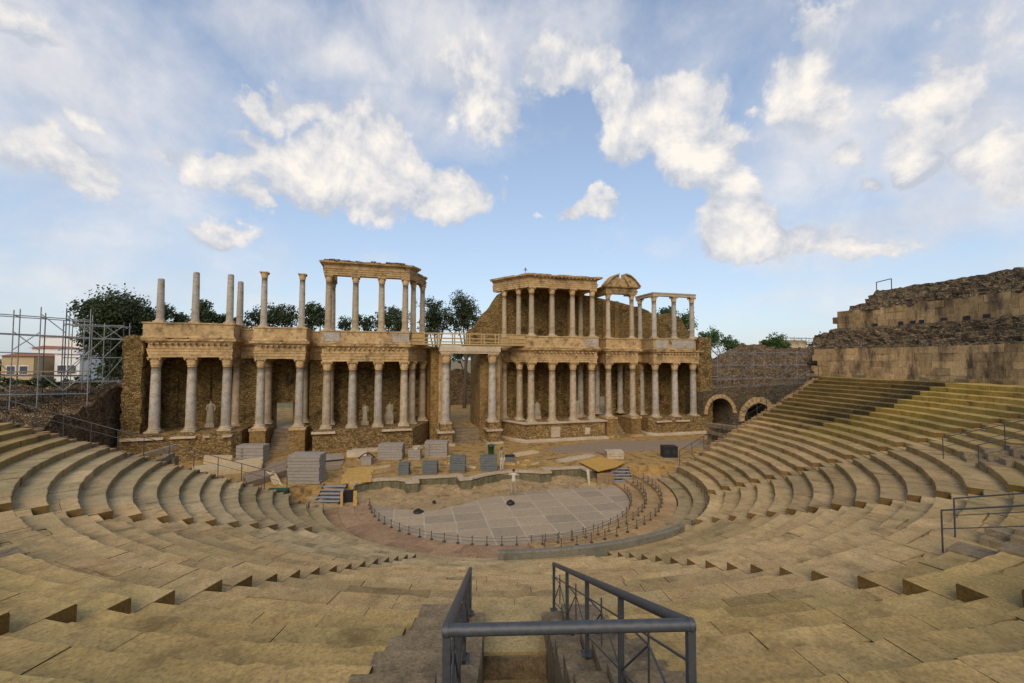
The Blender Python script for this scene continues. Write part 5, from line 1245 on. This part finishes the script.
SOFT = [(60, 60, 170, 110, 1.05), (110, 150, 130, 70, .9), (330, 30, 120, 60, .8), (470, 40, 150, 70, .9), (700, 60, 120, 90, .55), (820, 110, 170, 90, .9), (980, 110, 160, 150, 1.1), (850, 245, 220, 36, .8), (60, 260, 300, 60, .45), (420, 110, 130, 50, .6), (880, 310, 260, 50, .35)]
cm = blobs(CUM, off.outputs[0]); sf = blobs(SOFT, off.outputs[0])
nbc = Mn('SUBTRACT', nB.outputs[0], .5); nac = Mn('SUBTRACT', nA.outputs[0], .5)
dens = Mn('ADD', cm, Mn('MULTIPLY', nbc, 2.1)); rC = ramp(t, [(.40, 0), (.64, 1)]); L.new(dens, rC.inputs[0])
sd = Mn('ADD', Mn('MULTIPLY', sf, .8), Mn('ADD', Mn('MULTIPLY', nac, 1.3), Mn('MULTIPLY', nbc, .5))); rS = ramp(t, [(.08, 0), (.68, .9)]); L.new(sd, rS.inputs[0])
# base clouds elsewhere in the sky (behind the camera, overhead)
hs_ = N(t, 'ShaderNodeHueSaturation', i_Saturation=1.05, i_Value=1.0); L.new(sky.outputs[0], hs_.inputs['Color'])
skyc = N(t, 'ShaderNodeVectorMath', operation='SCALE'); skyc.inputs[3].default_value = .19; L.new(hs_.outputs[0], skyc.inputs[0])
hz = ramp(t, [(0, 1), (.8, .15)]); L.new(sep.outputs[2], hz.inputs[0])
base = mixc(t, Mn('MULTIPLY', hz.outputs[0], .7), skyc.outputs[0], (.56, .64, .75))
shade = ramp(t, [(.3, (.60, .63, .71)), (.62, (.86, .84, .84))]); L.new(nB.outputs[0], shade.inputs[0])
c1 = mixc(t, rS.outputs[0], base, shade.outputs[0])
rel_ = Mn('MULTIPLY', Mn('SUBTRACT', nB.outputs[0], nB2.outputs[0]), 2.2)
brt = ramp(t, [(.18, (.56, .60, .68)), (.5, (.78, .77, .78)), (.85, (1.0, .94, .86))]); L.new(Mn('ADD', Mn('MULTIPLY', dens, .55), Mn('ADD', rel_, .0)), brt.inputs[0])
c2 = mixc(t, rC.outputs[0], c1, brt.outputs[0])
L.new(c2, bg.inputs[0]); bg.inputs[1].default_value = 1.0
W.cycles.sampling_method = 'MANUAL'; W.cycles.sample_map_resolution = 512
sl = bpy.data.lights.new('sun', 'SUN'); sl.energy = 1.9; sl.angle = rad(38); sl.color = (1, .82, .60); so = bpy.data.objects.new('sun', sl); COL.objects.link(so)
d = Vector((sin(rad(SUN_AZ))*cos(rad(SUN_EL)), cos(rad(SUN_AZ))*cos(rad(SUN_EL)), sin(rad(SUN_EL)))); so.rotation_euler = d.to_track_quat('Z', 'Y').to_euler(); so.location = d*100
S.view_settings.view_transform = 'Standard'; S.view_settings.look = 'None'; S.view_settings.exposure = 0; S.view_settings.gamma = 1
S.render.engine = 'CYCLES'; S.cycles.max_bounces = 5; S.cycles.diffuse_bounces = 3
